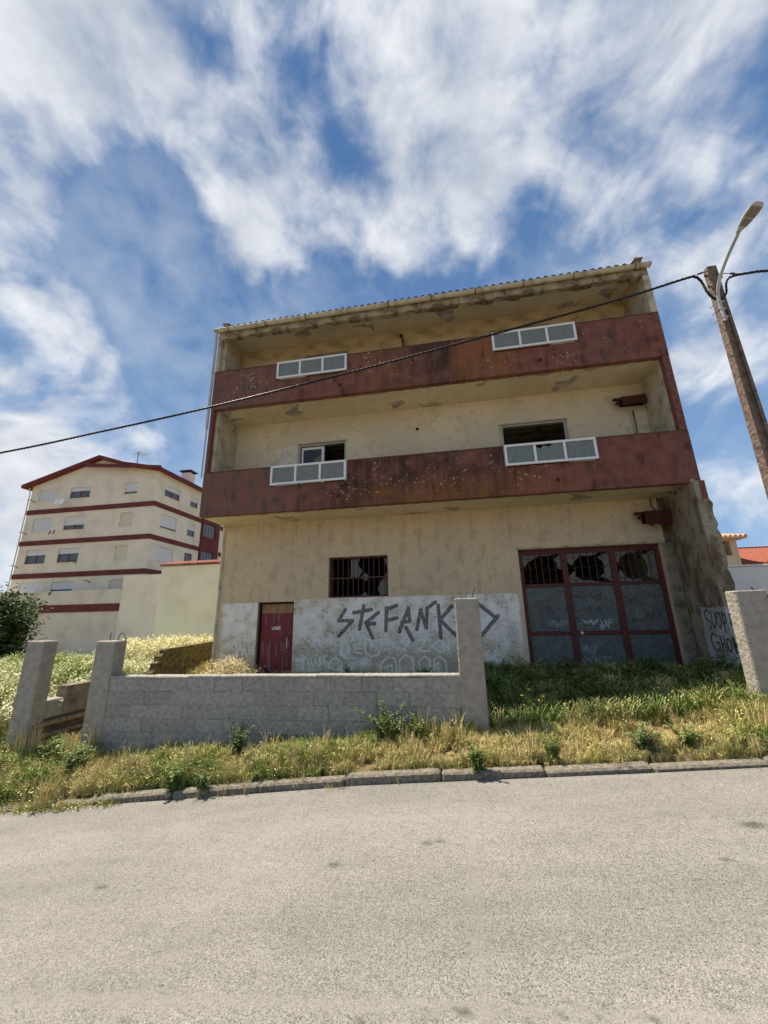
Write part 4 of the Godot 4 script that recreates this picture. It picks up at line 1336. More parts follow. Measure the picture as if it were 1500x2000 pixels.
# ---------------------------------------------------------------- walls and pillars along the street
func front_walls() -> void:
	rng.seed = 31
	var w := thing("block_wall", "low grey concrete block wall between the pillars along the verge", "wall", V(0.58, -0.9, 2.5))
	var L := 5.45
	# top line rises a little to the right
	var b := MB.new()
	b.box(V(0, 0, -0.19), V(L, 1.30, -0.013))
	part(w, "mortar_bed", b.mesh(), M.mortar)
	var hh := 0.186
	var rows := 7
	var ytop := 1.315
	for r in rows:
		var yt := ytop - r * hh
		var x := -0.23 * (r % 2) - rng.randf() * 0.05
		while x < L:
			var gap := 0.0008 if rng.randf() < 0.7 else 0.0065
			var lip := 0.0006 if rng.randf() < 0.72 else 0.004
			var x0 := maxf(x, 0.0) + gap
			var x1 := minf(x + 0.455, L) - 0.0008
			x += 0.455
			if x1 - x0 < 0.04:
				continue
			b = MB.new()
			b.cbox(V(-(x1 - x0) * 0.5, -hh * 0.5 + 0.0006, -0.09), V((x1 - x0) * 0.5, hh * 0.5 - lip, 0.09), 0.002, 0.0015, rng)
			var o := part(w, "block", b.mesh(), M.concrete[4 + rng.randi() % 2 if r > 3 and x0 > 1.5 and rng.randf() < 0.6 else rng.randi() % 4])
			o.position = V((x0 + x1) * 0.5, yt - hh * 0.5 + (x0 + x1) * 0.5 * 0.008, -0.0945 + rng.randf_range(-0.002, 0.002))
			o.rotation.y = rng.randf_range(-0.004, 0.004)
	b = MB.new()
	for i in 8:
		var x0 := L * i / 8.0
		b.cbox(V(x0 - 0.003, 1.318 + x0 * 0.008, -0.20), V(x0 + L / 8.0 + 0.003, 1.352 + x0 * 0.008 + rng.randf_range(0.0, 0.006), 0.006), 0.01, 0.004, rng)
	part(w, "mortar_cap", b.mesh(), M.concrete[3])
	# pillars
	var spec := [[-1.155, 0.36, -1.2, 1.0, "leaning-looking grey concrete gate pillar with a short wire stub on top", 0], [0.212, 0.365, -1.1, 0.99, "grey concrete gate pillar with a hooped steel bar on top", 1], [6.02, 0.345, -0.7, 1.505, "tall grey concrete pillar at the end of the block wall with two bent bars", 2]]
	for s in spec:
		var p := thing("gate_pillar", s[4], "pillar", V(s[0], s[2], 2.5), "concrete pillars along the street")
		b = MB.new()
		var ht: float = s[3] - s[2]
		rng.seed = 77 + s[5]
		b.cbox(V(0, 0, -0.24), V(s[1], ht, 0.012), 0.016, 0.008, rng)
		part(p, "shaft", b.mesh(), M.pillar)
		if s[5] == 0:
			b = MB.new()
			b.tube([V(0.06, ht - 0.02, -0.1), V(0.10, ht + 0.02, -0.12), V(0.20, ht + 0.035, -0.14), V(0.22, ht + 0.05, -0.15)], 0.006, 5)
			part(p, "wire", b.mesh(), M.steel)
		elif s[5] == 1:
			b = MB.new()
			b.tube([V(0.15, ht - 0.05, -0.1), V(0.155, ht + 0.125, -0.1)], 0.007, 6)
			part(p, "steel_bar", b.mesh(), M.steel)
			b = MB.new()
			var arc := []
			for i in 13:
				var a := PI * i / 12.0
				arc.append(V(0.355 - cos(a) * 0.115, ht - 0.02 + sin(a) * 0.135, -0.12 - 0.05 * cos(a)))
			b.tube(arc, 0.007, 6)
			part(p, "steel_hoop", b.mesh(), M.steel)
		else:
			for q in [[0.165, 0.07, 0.02], [0.25, 0.15, 0.07]]:
				b = MB.new()
				b.tube([V(q[0], ht - 0.05, -0.1), V(q[0] + q[2] * 0.4, ht + q[1] * 0.5, -0.1), V(q[0] + q[2], ht + q[1], -0.11)], 0.006, 6)
				part(p, "steel_bar", b.mesh(), M.steel)
	# right-hand pillar with a rusty gate leaf beyond
	var q := thing("gate_pillar", "rough concrete wall end beside the red gate with a sunlit side", "pillar", V(9.55, -0.4, 2.5), "concrete pillars along the street")
	b = MB.new()
	rng.seed = 90
	b.cbox(V(0, 0, -0.21), V(0.36, 1.90, 0.0), 0.014, 0.008, rng)
	part(q, "shaft", b.mesh(), M.pillar)
	b = MB.new()
	b.tube([V(0.27, 1.88, -0.1), V(0.272, 1.93, -0.1), V(0.255, 1.945, -0.1)], 0.009, 6)
	part(q, "steel_bar", b.mesh(), M.steel)
	var gt := thing("metal_gate", "dark red sheet metal gate hung on the rough wall end", "gate", V(9.93, 0.1, 2.4))
	b = MB.new()
	b.box(V(0, 0, -0.02), V(1.1, 1.34, 0.0))
	part(gt, "sheet", b.mesh(), M.red_frame)
	b = MB.new()
	for y in [0.0, 0.65, 1.30]:
		b.cbox(V(-0.005, y, 0.001), V(1.105, y + 0.045, 0.03), 0.004)
	part(gt, "frame", b.mesh(), M.red_frame)
	# side wall of the entrance path: stones, boards, rendered top
	var rw := thing("retaining_wall", "low stone and board retaining wall stepping up behind the gate pillars", "wall", V(-0.82, -0.95, 0.0))
	b = MB.new()
	b.box(V(-0.25, 0, 1.2), V(-0.05, 0.96, 2.42))
	part(rw, "core", b.mesh(), M.mortar)
	b = MB.new()
	b.cbox(V(-0.22, 0.70, 1.92), V(0.0, 0.985, 2.42), 0.012, 0.006, rng)
	part(rw, "rendered_top", b.mesh(), M.pillar)
	b = MB.new()
	b.cbox(V(-0.22, 0.70, 1.20), V(-0.01, 1.165, 1.915), 0.01, 0.006, rng)
	part(rw, "rendered_top", b.mesh(), M.old_concrete)
	b = MB.new()
	b.cbox(V(-0.03, 0.78, 1.93), V(0.012, 0.93, 2.15), 0.03, 0.01, rng)
	part(rw, "stone", b.mesh(), M.concrete[2])
	for s in [[0.655, 0.065], [0.475, 0.06], [0.235, 0.05]]:
		b = MB.new()
		b.cbox(V(-0.08, s[0] - s[1], 1.2), V(0.06, s[0], 2.43), 0.008, 0.004, rng)
		part(rw, "board", b.mesh(), M.board)
	for band in [[0.535, 0.59], [0.24, 0.41], [0.0, 0.18]]:
		var z := 1.2
		while z < 2.4:
			var l := rng.randf_range(0.13, 0.26)
			b = MB.new()
			b.cbox(V(-0.06, band[0], z + 0.006), V(rng.randf_range(0.0, 0.035), band[1], minf(z + l, 2.42)), 0.03, 0.015, rng)
			part(rw, "stone", b.mesh(), M.stone[rng.randi() % 2])
			z += l
	# broken wall beside the house
	var bw := thing("broken_wall", "dark olive rendered wall stub with a broken brick end beside the house", "wall", V(-0.78, -0.3, 0.0))
	b = MB.new()
	b.t = Transform3D(Basis(V(0, 0, -1), V(0, 1, 0), V(1, 0, 0)), Vector3.ZERO)
	b.prism(PackedVector2Array([Vector2(-0.05, 0), Vector2(3.2, 0), Vector2(3.2, 1.06), Vector2(1.6, 0.985), Vector2(0.42, 0.95), Vector2(0.36, 0.86), Vector2(0.26, 0.80), Vector2(0.24, 0.70), Vector2(0.16, 0.66), Vector2(0.13, 0.52), Vector2(0.05, 0.46)]), 0.0, -0.16)
	part(bw, "wall_stub", b.mesh(), M.olive_render)
	for i in 5:
		b = MB.new()
		var y := 0.43 + i * 0.103
		b.cbox(V(-0.135, y, -0.30 - i * 0.055), V(-0.025, y + 0.085, -0.10 - i * 0.064), 0.008, 0.006, rng)
		part(bw, "brick", b.mesh(), M.brick)

# ---------------------------------------------------------------- neighbours
func window_in(parent: Node, t: Transform3D, x0: float, x1: float, y0: float, y1: float, shut: float, fm: Material, sm: Material) -> void:
	var f := MB.new()
	f.t = t
	var k := 0.07
	f.box(V(x0, y1 - k, -0.16), V(x1, y1, -0.10))
	f.box(V(x0, y0, -0.16), V(x1, y0 + k, -0.10))
	f.box(V(x0, y0 + k, -0.158), V(x0 + k, y1 - k, -0.102))
	f.box(V(x1 - k, y0 + k, -0.158), V(x1, y1 - k, -0.102))
	if x1 - x0 > 1.3:
		var m := (x0 + x1) * 0.5
		f.box(V(m - 0.04, y0 + k, -0.157), V(m + 0.04, y1 - k, -0.103))
	var w := part(parent, "window", f.mesh(), fm)
	var g := MB.new()
	g.t = t
	g.box(V(x0 + 0.02, y0 + 0.02, -0.15), V(x1 - 0.02, y1 - 0.02, -0.135))
	part(w, "pane", g.mesh(), M.pane_grey)
	if shut > 0.0:
		var s := MB.new()
		s.t = t
		var yb := lerpf(y1, y0 + 0.01, shut)
		var y := y1 - 0.01
		while y > yb + 0.02:
			var q := maxf(y - 0.085, yb)
			s.box(V(x0 + 0.01, q + 0.008, -0.095), V(x1 - 0.01, y, -0.075))
			y -= 0.085
		s.box(V(x0 + 0.012, yb, -0.098), V(x1 - 0.012, y1 - 0.01, -0.085))
		part(w, "roller_shutter", s.mesh(), sm)
	var l := MB.new()
	l.t = t
	l.box(V(x0 - 0.06, y0 - 0.06, -0.13), V(x1 + 0.06, y0 - 0.002, 0.05))
	part(w, "sill", l.mesh(), M.cream)

func clothes_rack(parent: Node, p: Vector3) -> void:
	var g := MB.new()
	g.tube([p + V(0, 0, 0.0), p + V(0.02, 0.04, 0.55)], 0.022, 5)
	g.tube([p + V(-0.25, 0.03, 0.50), p + V(0.3, 0.05, 0.52)], 0.018, 5)
	g.tube([p + V(0, -0.12, 0.0), p + V(0.02, 0.02, 0.3)], 0.018, 5)
	part(parent, "clothes_rack", g.mesh(), M.steel)

func neighbours() -> void:
	var a := thing("apartment_block", "cream four-storey apartment block with maroon bands and gabled roof", "building", V(-18.03, 0, -18.77))
	var front := Transform3D()
	var side := Transform3D(Basis(V(0, 0, -1), V(0, 1, 0), V(1, 0, 0)), Vector3.ZERO)
	var cols := [[-11.86, -9.81], [-8.60, -6.53], [-3.09, -1.85]]
	var rows := [[11.89, 12.90], [9.07, 10.27], [6.28, 7.46], [3.45, 4.67]]
	var shut := [[1.0, 0.35, 0.8], [1.0, 0.65, 1.0], [0.38, 0.38, 1.0], [1.0, 0.5, 1.0]]
	var holes := []
	for r in rows:
		for c in cols:
			holes.append(Rect2(c[0], r[0], c[1] - c[0], r[1] - r[0]))
	var b := MB.new()
	b.wallx(-12.72, 0.0, -1.5, 13.25, 0.0, 0.3, holes)
	b.prism(PackedVector2Array([Vector2(-12.72, 13.25), Vector2(0.0, 13.25), Vector2(0.0, 13.72), Vector2(-3.2, 14.45), Vector2(-5.82, 15.35), Vector2(-12.72, 13.4)]), 0.0, -0.3)
	part(a, "front_wall", b.mesh(), M.cream)
	for r in 4:
		for c in 3:
			window_in(a, front, cols[c][0], cols[c][1], rows[r][0], rows[r][1], shut[r][c], M.maroon_frame, M.shutter_cream if c == 2 and r > 0 else M.shutter)
	var sc := [[0.99, 2.89], [4.38, 5.47]]
	var sh := [[0.4, 0.45], [0.86, 0.5], [1.0, 0.0], [1.0, 1.0]]
	holes = []
	for r in rows:
		for c in sc:
			holes.append(Rect2(c[0], r[0] - 0.04, c[1] - c[0], r[1] - r[0]))
	b = MB.new()
	b.t = side
	b.wallx(0.30, 6.3, -1.5, 13.72, 0.0, 0.3, holes)
	part(a, "side_wall", b.mesh(), M.cream)
	b = MB.new()
	b.box(V(-0.301, -1.5, -0.30), V(0.0, 13.72, -0.3005))
	b.box(V(-12.72, -1.5, -14.0), V(-12.42, 13.3, -0.301))
	b.box(V(-12.42, -1.5, -14.0), V(-0.1, 13.3, -13.7))
	part(a, "rear_walls", b.mesh(), M.cream)
	for r in 4:
		for c in 2:
			window_in(a, side, sc[c][0], sc[c][1], rows[r][0] - 0.04, rows[r][1] - 0.04, sh[r][c], M.maroon_frame, M.shutter)
	for y in [[10.66, 11.08], [7.87, 8.28], [5.04, 5.46]]:
		b = MB.new()
		b.box(V(-12.75, y[0], 0.003), V(0.05, y[1], 0.05))
		b.box(V(0.003, y[0], -6.3), V(0.05, y[1], 0.003))
		part(a, "band", b.mesh(), M.maroon)
	# roof
	b = MB.new()
	b.prism(PackedVector2Array([Vector2(-13.45, 13.12), Vector2(-13.45, 13.42), Vector2(-5.82, 15.60), Vector2(-3.2, 14.72), Vector2(0.45, 13.95), Vector2(0.45, 13.62), Vector2(-3.2, 14.42), Vector2(-5.82, 15.30)]), 0.45, -14.2)
	var roof := part(a, "roof", b.mesh(), M.maroon)
	b = MB.new()
	b.prism(PackedVector2Array([Vector2(-7.0, 14.55), Vector2(0.6, 13.75), Vector2(0.6, 13.98), Vector2(-7.0, 14.86)]), 0.62, 0.451)
	part(roof, "fascia", b.mesh(), M.maroon)
	for q in [[-1.2, -4.2, 1.35], [-0.9, -7.6, 1.1]]:
		b = MB.new()
		b.cbox(V(q[0], 13.8, q[1] - 0.8), V(q[0] + 0.9, 13.9 + q[2], q[1]), 0.02)
		var ch := part(roof, "chimney", b.mesh(), M.cream)
		b = MB.new()
		b.cbox(V(q[0] - 0.18, 13.9 + q[2] + 0.12, q[1] - 0.95), V(q[0] + 1.08, 13.9 + q[2] + 0.24, q[1] + 0.15), 0.03)
		for c in [[0.02, 0.02], [0.78, 0.02], [0.02, 0.68], [0.78, 0.68]]:
			b.box(V(q[0] + c[0], 13.9 + q[2], q[1] - 0.8 + c[1]), V(q[0] + c[0] + 0.1, 13.9 + q[2] + 0.12, q[1] - 0.7 + c[1]))
		part(ch, "cap", b.mesh(), M.fibre)
	# downpipes
	b = MB.new()
	b.tube([V(-12.82, 13.1, 0.2), V(-12.80, 12.6, 0.08), V(-12.80, -1.0, 0.08)], 0.05, 6)
	part(a, "downpipe", b.mesh(), M.cream)
	b = MB.new()
	b.box(V(0.02, -1.0, -6.52), V(0.12, 13.6, -6.40))
	part(a, "downpipe", b.mesh(), M.maroon)
	for p in [V(-12.1, 11.85, 0.0), V(-6.6, 12.05, 0.0), V(-12.3, 8.98, 0.0), V(-6.7, 9.15, 0.0), V(-12.4, 6.1, 0.0), V(-6.6, 6.25, 0.0), V(-4.9, 4.6, 0.0)]:
		clothes_rack(a, p)
	# stair tower and the wing behind it
	b = MB.new()
	b.t = side
	b.wallx(6.56, 9.6, -1.5, 13.5, -0.12, 0.2, [Rect2(6.9, 6.7, 2.0, 1.35), Rect2(6.9, 9.5, 2.0, 1.35), Rect2(6.9, 3.9, 2.0, 1.35)])
	var tw := part(a, "stair_tower", b.mesh(), M.maroon, "maroon stair tower with rows of narrow panes")
	for y in [3.9, 6.7, 9.5]:
		for i in 4:
			b = MB.new()
			b.t = side
			b.box(V(6.92 + i * 0.5, y + 0.03, -0.25), V(7.36 + i * 0.5, y + 1.32, -0.23))
			part(tw, "pane", b.mesh(), M.pane_grey)
	b = MB.new()
	b.t = side
	b.wallx(9.61, 15.0, -1.5, 13.2, -0.05, 0.3, [Rect2(11.0, 8.0, 0.9, 1.1), Rect2(11.0, 10.8, 0.9, 1.1)])
	part(a, "rear_wing", b.mesh(), M.cream)
	for y in [8.0, 10.8]:
		window_in(a, Transform3D(side.basis, V(-0.05, 0, 0)), 11.0, 11.9, y, y + 1.1, 0.4, M.maroon_frame, M.shutter)
	for y in [[10.66, 11.08], [7.87, 8.28]]:
		b = MB.new()
		b.box(V(-0.047, y[0], -15.0), V(0.0, y[1], -9.62))
		part(a, "band", b.mesh(), M.maroon)
	# terrace in front of it
	var t := thing("terrace_block", "low cream terrace with a maroon band in front of the apartment block", "building", V(-18.2, -1.5, -17.3))
	b = MB.new()
	b.box(V(-20.0, 0, -1.4), V(0.0, 4.17, 0.0))
	part(t, "wall", b.mesh(), M.render_grey)
	b = MB.new()
	b.cbox(V(-20.0, 4.17, -0.3), V(0.0, 5.28, 0.02), 0.02)
	part(t, "parapet", b.mesh(), M.render_grey)
	b = MB.new()
	b.box(V(-20.0, 3.66, 0.021), V(0.003, 4.22, 0.07))
	part(t, "band", b.mesh(), M.maroon)
	b = MB.new()
	b.cbox(V(0.004, 0, -1.4), V(8.0, 6.22, 0.25), 0.02)
	part(t, "side_block", b.mesh(), M.cream_yellow)
	# laundry
	b = MB.new()
	rng.seed = 14
	for i in 2:
		for j in 4:
			var x0 := i * 0.55 + j * 0.125
			var z0 := 0.03 * sin(j * 1.7 + i)
			var z1 := 0.03 * sin((j + 1) * 1.7 + i)
			b.quad(V(x0, -0.5 + 0.06 * sin(j * 2.0 + i), z0 + 0.05), V(x0 + 0.125, -0.5 + 0.06 * sin((j + 1) * 2.0 + i), z1 + 0.05), V(x0 + 0.125, 0, z1), V(x0, 0, z0))
	var lo := part(self, "hanging_laundry", b.mesh(), M.cloth)
	lo.position = V(-18.03 - 9.45, 11.78, -18.77 + 0.5)
	tag(lo, "two white cloths drying below a top-floor window of the apartment block", "laundry")
	for i in 2:
		b = MB.new()
		b.ribbon([V(0, 0, 0), V(-0.03, -0.22, 0), V(-0.14, -0.36, 0.02)], [0.06, 0.055, 0.03], V(1, 0, 0))
		b.ribbon([V(0, 0, 0.02), V(-0.03, -0.22, 0.03), V(-0.14, -0.36, 0.04)], [0.06, 0.055, 0.03], V(1, 0, 0))
		var so := part(self, "hanging_sock", b.mesh(), M.black)
		so.position = V(-18.03 - 9.2 + i * 0.4, 8.95 + i * 0.05, -18.77 + 0.5)
		tag(so, ["lower dark sock of a pair hanging below a shuttered apartment window", "upper dark sock of a pair hanging below a shuttered apartment window"][i], "sock", "socks on the line")
	# television aerial
	var an := thing("roof_aerial", "thin television aerial standing on the apartment roof", "aerial", V(-22.0, 14.9, -20.5))
	b = MB.new()
	b.tube([V(0, -0.4, 0), V(0, 1.75, 0)], 0.03, 6)
	part(an, "mast", b.mesh(), M.steel)
	b = MB.new()
	b.tube([V(-0.35, 1.75, 0.0), V(0.9, 1.35, 0.0)], 0.025, 5)
	for i in 5:
		var q := V(-0.25 + i * 0.27, 1.72 - i * 0.086, 0)
		b.tube([q + V(0.08, 0.26, -0.3), q - V(0.08, 0.26, -0.3)], 0.018, 4)
	part(an, "crossbar", b.mesh(), M.steel)
	# cream house wall with tiled coping
	var ch2 := thing("cream_outbuilding", "pale yellow outbuilding wall topped with red roof tiles", "building", V(-10.86, -0.8, -12.0))
	b = MB.new()
	b.cbox(V(0, -1.6, -3.0), V(6.0, 5.27, 0.0), 0.02)
	part(ch2, "wall", b.mesh(), M.cream_yellow)
	for i in 30:
		b = MB.new()
		var arc := []
		for k in 7:
			var w := PI * k / 6.0
			arc.append(Vector2(-cos(w) * 0.11, sin(w) * 0.085))
		for k in 6:
			b.quad(V(arc[k + 1].x, arc[k + 1].y, 0.16), V(arc[k].x, arc[k].y, 0.16), V(arc[k].x, arc[k].y + 0.24, -0.5), V(arc[k + 1].x, arc[k + 1].y + 0.24, -0.5))
			b.quad(V(arc[k].x, arc[k].y, 0.16), V(arc[k + 1].x, arc[k + 1].y, 0.16), V(arc[k + 1].x * 0.8, arc[k + 1].y * 0.8, 0.16), V(arc[k].x * 0.8, arc[k].y * 0.8, 0.16))
		var o := part(ch2, "roof_tile", b.mesh(), M.tile)
		o.position = V(0.06 + i * 0.2, 5.29, 0)
	b = MB.new()
	b.box(V(-0.05, 5.275, -0.5), V(6.05, 5.30, 0.12))
	part(ch2, "tile_bed", b.mesh(), M.tile)
	# right of the house: white boundary wall and two houses
	b = MB.new()
	b.cbox(V(0, 0, -0.2), V(14.0, 2.35, 0.0), 0.015)
	var ww := thing("white_boundary_wall", "plain white boundary wall behind the rough wall end", "wall", V(12.2, 0.07, -4.0))
	part(ww, "wall", b.mesh(), M.white_wall)
	b = MB.new()
	b.cbox(V(-0.03, 2.351, -0.23), V(14.03, 2.40, 0.03), 0.012)
	part(ww, "coping", b.mesh(), M.white_wall)
	var h1 := thing("beige_house", "beige house with a recessed balcony and pale tiled eaves", "house", V(20.35, -0.5, -14.0))
	b = MB.new()
	b.wallx(-5.0, 0.0, 0.0, 5.25, 0.0, 0.2, [Rect2(-4.6, 4.45, 4.3, 0.75), Rect2(-4.6, 0.5, 4.3, 2.95)])
	b.box(V(-5.0, 0, -1.6), V(0.0, 5.25, -1.4))
	b.box(V(-0.2, 0, -6.0), V(0.0, 5.25, -0.2))
	b.box(V(-4.98, 3.35, -1.4), V(-0.2, 3.5, -0.2))
	part(h1, "wall", b.mesh(), M.beige)
	b = MB.new()
	b.cbox(V(-4.62, 3.40, 0.001), V(-0.28, 4.45, 0.12), 0.01)
	part(h1, "balcony_front", b.mesh(), M.beige)
	b = MB.new()
	b.box(V(-5.3, 5.251, -6.0), V(0.25, 5.31, 0.45))
	part(h1, "eaves", b.mesh(), M.beige)
	for i in 24:
		b = MB.new()
		b.tube([V(0, 0, 0.5), V(0, 0.75, -3.0)], 0.09, 8)
		var o := part(h1, "roof_tile", b.mesh(), M.tile_pale)
		o.position = V(0.16 - i * 0.22, 5.35, 0)
	var h2 := thing("red_roofed_house", "low house with a broad red tiled roof beyond the white wall", "house", V(20.9, -0.5, -14.2))
	b = MB.new()
	b.box(V(0.2, 0, -8.0), V(14.0, 3.7, -0.5))
	part(h2, "wall", b.mesh(), M.beige)
	var n := 70
	for i in n:
		b = MB.new()
		var pts := []
		for k in 5:
			pts.append(V(0.0, 4.0 + 1.30 * k / 4.0 + 0.012 * (k % 2), -4.2 * k / 4.0))
		b.tube(pts, 0.11, 6)
		var o := part(h2, "tile_row", b.mesh(), M.tile)
		o.position = V(-0.5 + i * 0.2, 0, 0)
	b = MB.new()
	b.box(V(-0.6, 5.32, -4.4), V(13.6, 5.45, -4.15))
	part(h2, "ridge", b.mesh(), M.tile)
	b = MB.new()
	b.prism(PackedVector2Array([Vector2(-0.6, 3.72), Vector2(13.6, 3.72), Vector2(13.6, 3.9), Vector2(-0.6, 3.9)]), 0.05, -0.6)
	part(h2, "eaves", b.mesh(), M.beige)
	print("neighbours ", Time.get_ticks_msec())

# ---------------------------------------------------------------- pole, lamp, cables
func street_pole() -> void:
	var p := thing("utility_pole", "tapered brownish concrete utility pole with bolt holes", "pole", V(10.73, -0.2, 2.0))
	var H := 7.15
	var b := MB.new()
	# two flanges and a recessed web, tapering upwards
	var slab := func(x0: float, x1: float, z0: float, z1: float, k: float) -> void:
		var q := [V(x0, 0, z1), V(x1, 0, z1), V(x1, 0, z0), V(x0, 0, z0)]
		var r := []
		for v in q:
			r.append(V(v.x * k, H, v.z * k))
		for i in 4:
			b.quad(q[i], q[(i + 1) % 4], r[(i + 1) % 4], r[i])
		b.quad(r[0], r[1], r[2], r[3])
	slab.call(-0.116, -0.052, -0.10, 0.10, 0.54)
	slab.call(0.052, 0.116, -0.10, 0.10, 0.54)
	slab.call(-0.0518, 0.0518, -0.05, 0.055, 0.54)
	part(p, "shaft", b.mesh(), M.pole)
	b = MB.new()
	b.cbox(V(-0.076, H - 0.9, -0.058), V(0.076, H + 0.004, 0.062), 0.012)
	part(p, "solid_head", b.mesh(), M.pole)
	for i in 9:
		var y := 2.2 + i * 0.5
		var hx := lerpf(0.084, 0.046, y / H)
		var hz := lerpf(0.100, 0.054, y / H)
		b = MB.new()
		b.tube([V(hx, y, hz - 0.01), V(hx, y, hz + 0.002)], 0.012, 8)
		part(p, "bolt_hole", b.mesh(), M.dark)
	for q in [[-0.11, 6.98], [0.10, 6.90], [-0.1, 6.75]]:
		b = MB.new()
		b.tube([V(q[0] * 0.5, q[1], 0.03), V(q[0] * 1.25, q[1], 0.035)], 0.01, 6)
		b.tube([V(q[0] * 1.05, q[1], 0.035), V(q[0] * 1.15, q[1], 0.035)], 0.02, 6)
		part(p, "bolt", b.mesh(), M.rust_dark)
	var l := thing("street_lamp", "flat grey street lamp head on a bent galvanised arm clamped to the pole", "street lamp", V(10.6, 5.9, 2.16))
	b = MB.new()
	var pts := []
	for q in [[10.660, 5.80, 2.105], [10.645, 6.08, 2.105], [10.615, 6.304, 2.17], [10.606, 6.409, 2.26], [10.602, 6.512, 2.38], [10.598, 6.628, 2.60], [10.575, 6.701, 2.86], [10.57, 6.72, 2.92]]:
		pts.append(V(q[0] - 10.6, q[1] - 5.9, q[2] - 2.16))
	var cv := Curve3D.new()
	for i in pts.size():
		var tg: Vector3 = (pts[mini(i + 1, pts.size() - 1)] - pts[maxi(i - 1, 0)]) * 0.18
		cv.add_point(pts[i], -tg, tg)
	var sm := []
	for i in 33:
		sm.append(cv.sample_baked(cv.get_baked_length() * i / 32.0))
	b.tube(sm, 0.024, 10)
	var arm := part(l, "arm", b.mesh(), M.galv)
	for y in [0.0, 0.16, 0.30]:
		b = MB.new()
		b.tube([V(-0.03, y - 0.06, -0.02), V(0.09, y - 0.05, -0.03)], 0.011, 6)
		b.tube([V(-0.03, y - 0.06, -0.02), V(-0.035, y - 0.06, -0.16)], 0.009, 6)
		b.tube([V(0.09, y - 0.05, -0.03), V(0.12, y - 0.05, -0.16)], 0.009, 6)
		part(arm, "clamp", b.mesh(), M.galv)
	# head: a flat leaf-shaped shell
	var eu := V(0.11, 0.14, 0.35).normalized()
	var en := V(-0.06, 0.93, -0.36)
	en = (en - eu * en.dot(eu)).normalized()
	var ev := en.cross(eu)
	var T := Transform3D(Basis(ev, en, eu), V(-0.03, 0.82, 0.76))
	var sec := [[-0.05, 0.026, 0.020], [0.015, 0.046, 0.03], [0.05, 0.064, 0.034], [0.13, 0.088, 0.036], [0.22, 0.102, 0.034], [0.285, 0.100, 0.028], [0.32, 0.084, 0.018], [0.34, 0.05, 0.010]]
	b = MB.new()
	b.t = T
	var ring := func(s: Array) -> Array:
		var o := []
		for q in [[-1.0, 0.0], [-0.93, 0.55], [-0.5, 1.0], [0.5, 1.0], [0.93, 0.55], [1.0, 0.0], [0.93, -0.35], [-0.93, -0.35]]:
			o.append(V(q[0] * s[1], q[1] * s[2], s[0]))
		return o
	for i in sec.size() - 1:
		var r0: Array = ring.call(sec[i])
		var r1: Array = ring.call(sec[i + 1])
		for k in 8:
			b.quad(r0[(k + 1) % 8], r0[k], r1[k], r1[(k + 1) % 8])
	var e0: Array = ring.call(sec[0])
	var e1: Array = ring.call(sec[sec.size() - 1])
	for k in range(1, 7):
		b.tri(e0[0], e0[k], e0[k + 1])
		b.tri(e1[0], e1[k + 1], e1[k])
	var hd := part(l, "head", b.mesh(), M.galv)
	b = MB.new()
	b.t = T
	b.cbox(V(-0.074, -0.020, 0.155), V(0.074, -0.011, 0.29), 0.003)
	part(hd, "lens", b.mesh(), M.lamp_glass)
	b = MB.new()
	b.t = T
	b.cbox(V(-0.060, -0.019, 0.05), V(0.060, -0.011, 0.142), 0.003)
	part(hd, "hatch", b.mesh(), M.lamp_glass)
	# cables
	var twist := func(path: Array, r: float) -> ArrayMesh:
		var c := Curve3D.new()
		for i in path.size():
			var tg: Vector3 = (path[mini(i + 1, path.size() - 1)] - path[maxi(i - 1, 0)]) * 0.17
			c.add_point(path[i], -tg, tg)
		c.bake_interval = 0.02
		var L := c.get_baked_length()
		var m := MB.new()
		var n := int(L / 0.06)
		for s in 3:
			var q := []
			for i in n + 1:
				var d := L * i / n
				var a := d * 24.0 + s * TAU / 3.0
				var at := c.sample_baked(d)
				q.append(at + V(sin(a) * 0.25, sin(a), cos(a)) * r * 0.62)
			m.tube(q, r * 0.62, 5)
		return m.mesh()
	var c1 := part(self, "overhead_cable", twist.call([V(-16.0, 4.25, 2.06), V(-9.5, 4.5, 2.06), V(-3.555, 4.873, 2.06), V(-1.0, 5.112, 2.06), V(1.552, 5.386, 2.06), V(4.51, 5.788, 2.06), V(7.012, 6.172, 2.06), V(9.147, 6.523, 2.06), V(10.25, 6.755, 2.06), V(10.43, 6.775, 2.06), V(10.51, 6.66, 2.06), V(10.555, 6.42, 2.06), V(10.62, 6.27, 2.07), V(10.70, 6.24, 2.08)], 0.02), M.black)
	tag(c1, "black twisted cable crossing in front of the red balconies", "cable")
	var c2 := part(self, "overhead_cable", twist.call([V(10.70, 6.24, 2.085), V(10.80, 6.33, 2.08), V(10.86, 6.56, 2.07), V(10.98, 6.67, 2.06), V(11.3, 6.69, 2.06), V(12.4, 6.72, 2.06), V(18.0, 7.2, 2.06)], 0.02), M.black)
	tag(c2, "black twisted cable leaving the lamp pole away from the house", "cable")
	for q in [[V(10.30, 6.77, 2.06), V(10.66, 6.86, 2.05)], [V(10.80, 6.78, 2.05), V(11.1, 6.70, 2.06)]]:
		b = MB.new()
		b.tube([q[0], q[1]], 0.006, 5)
		b.tube([q[0].lerp(q[1], 0.55), q[0].lerp(q[1], 0.75)], 0.016, 6)
		var o := part(p, "cable_tie", b.mesh(), M.steel)
		o.position = -p.position

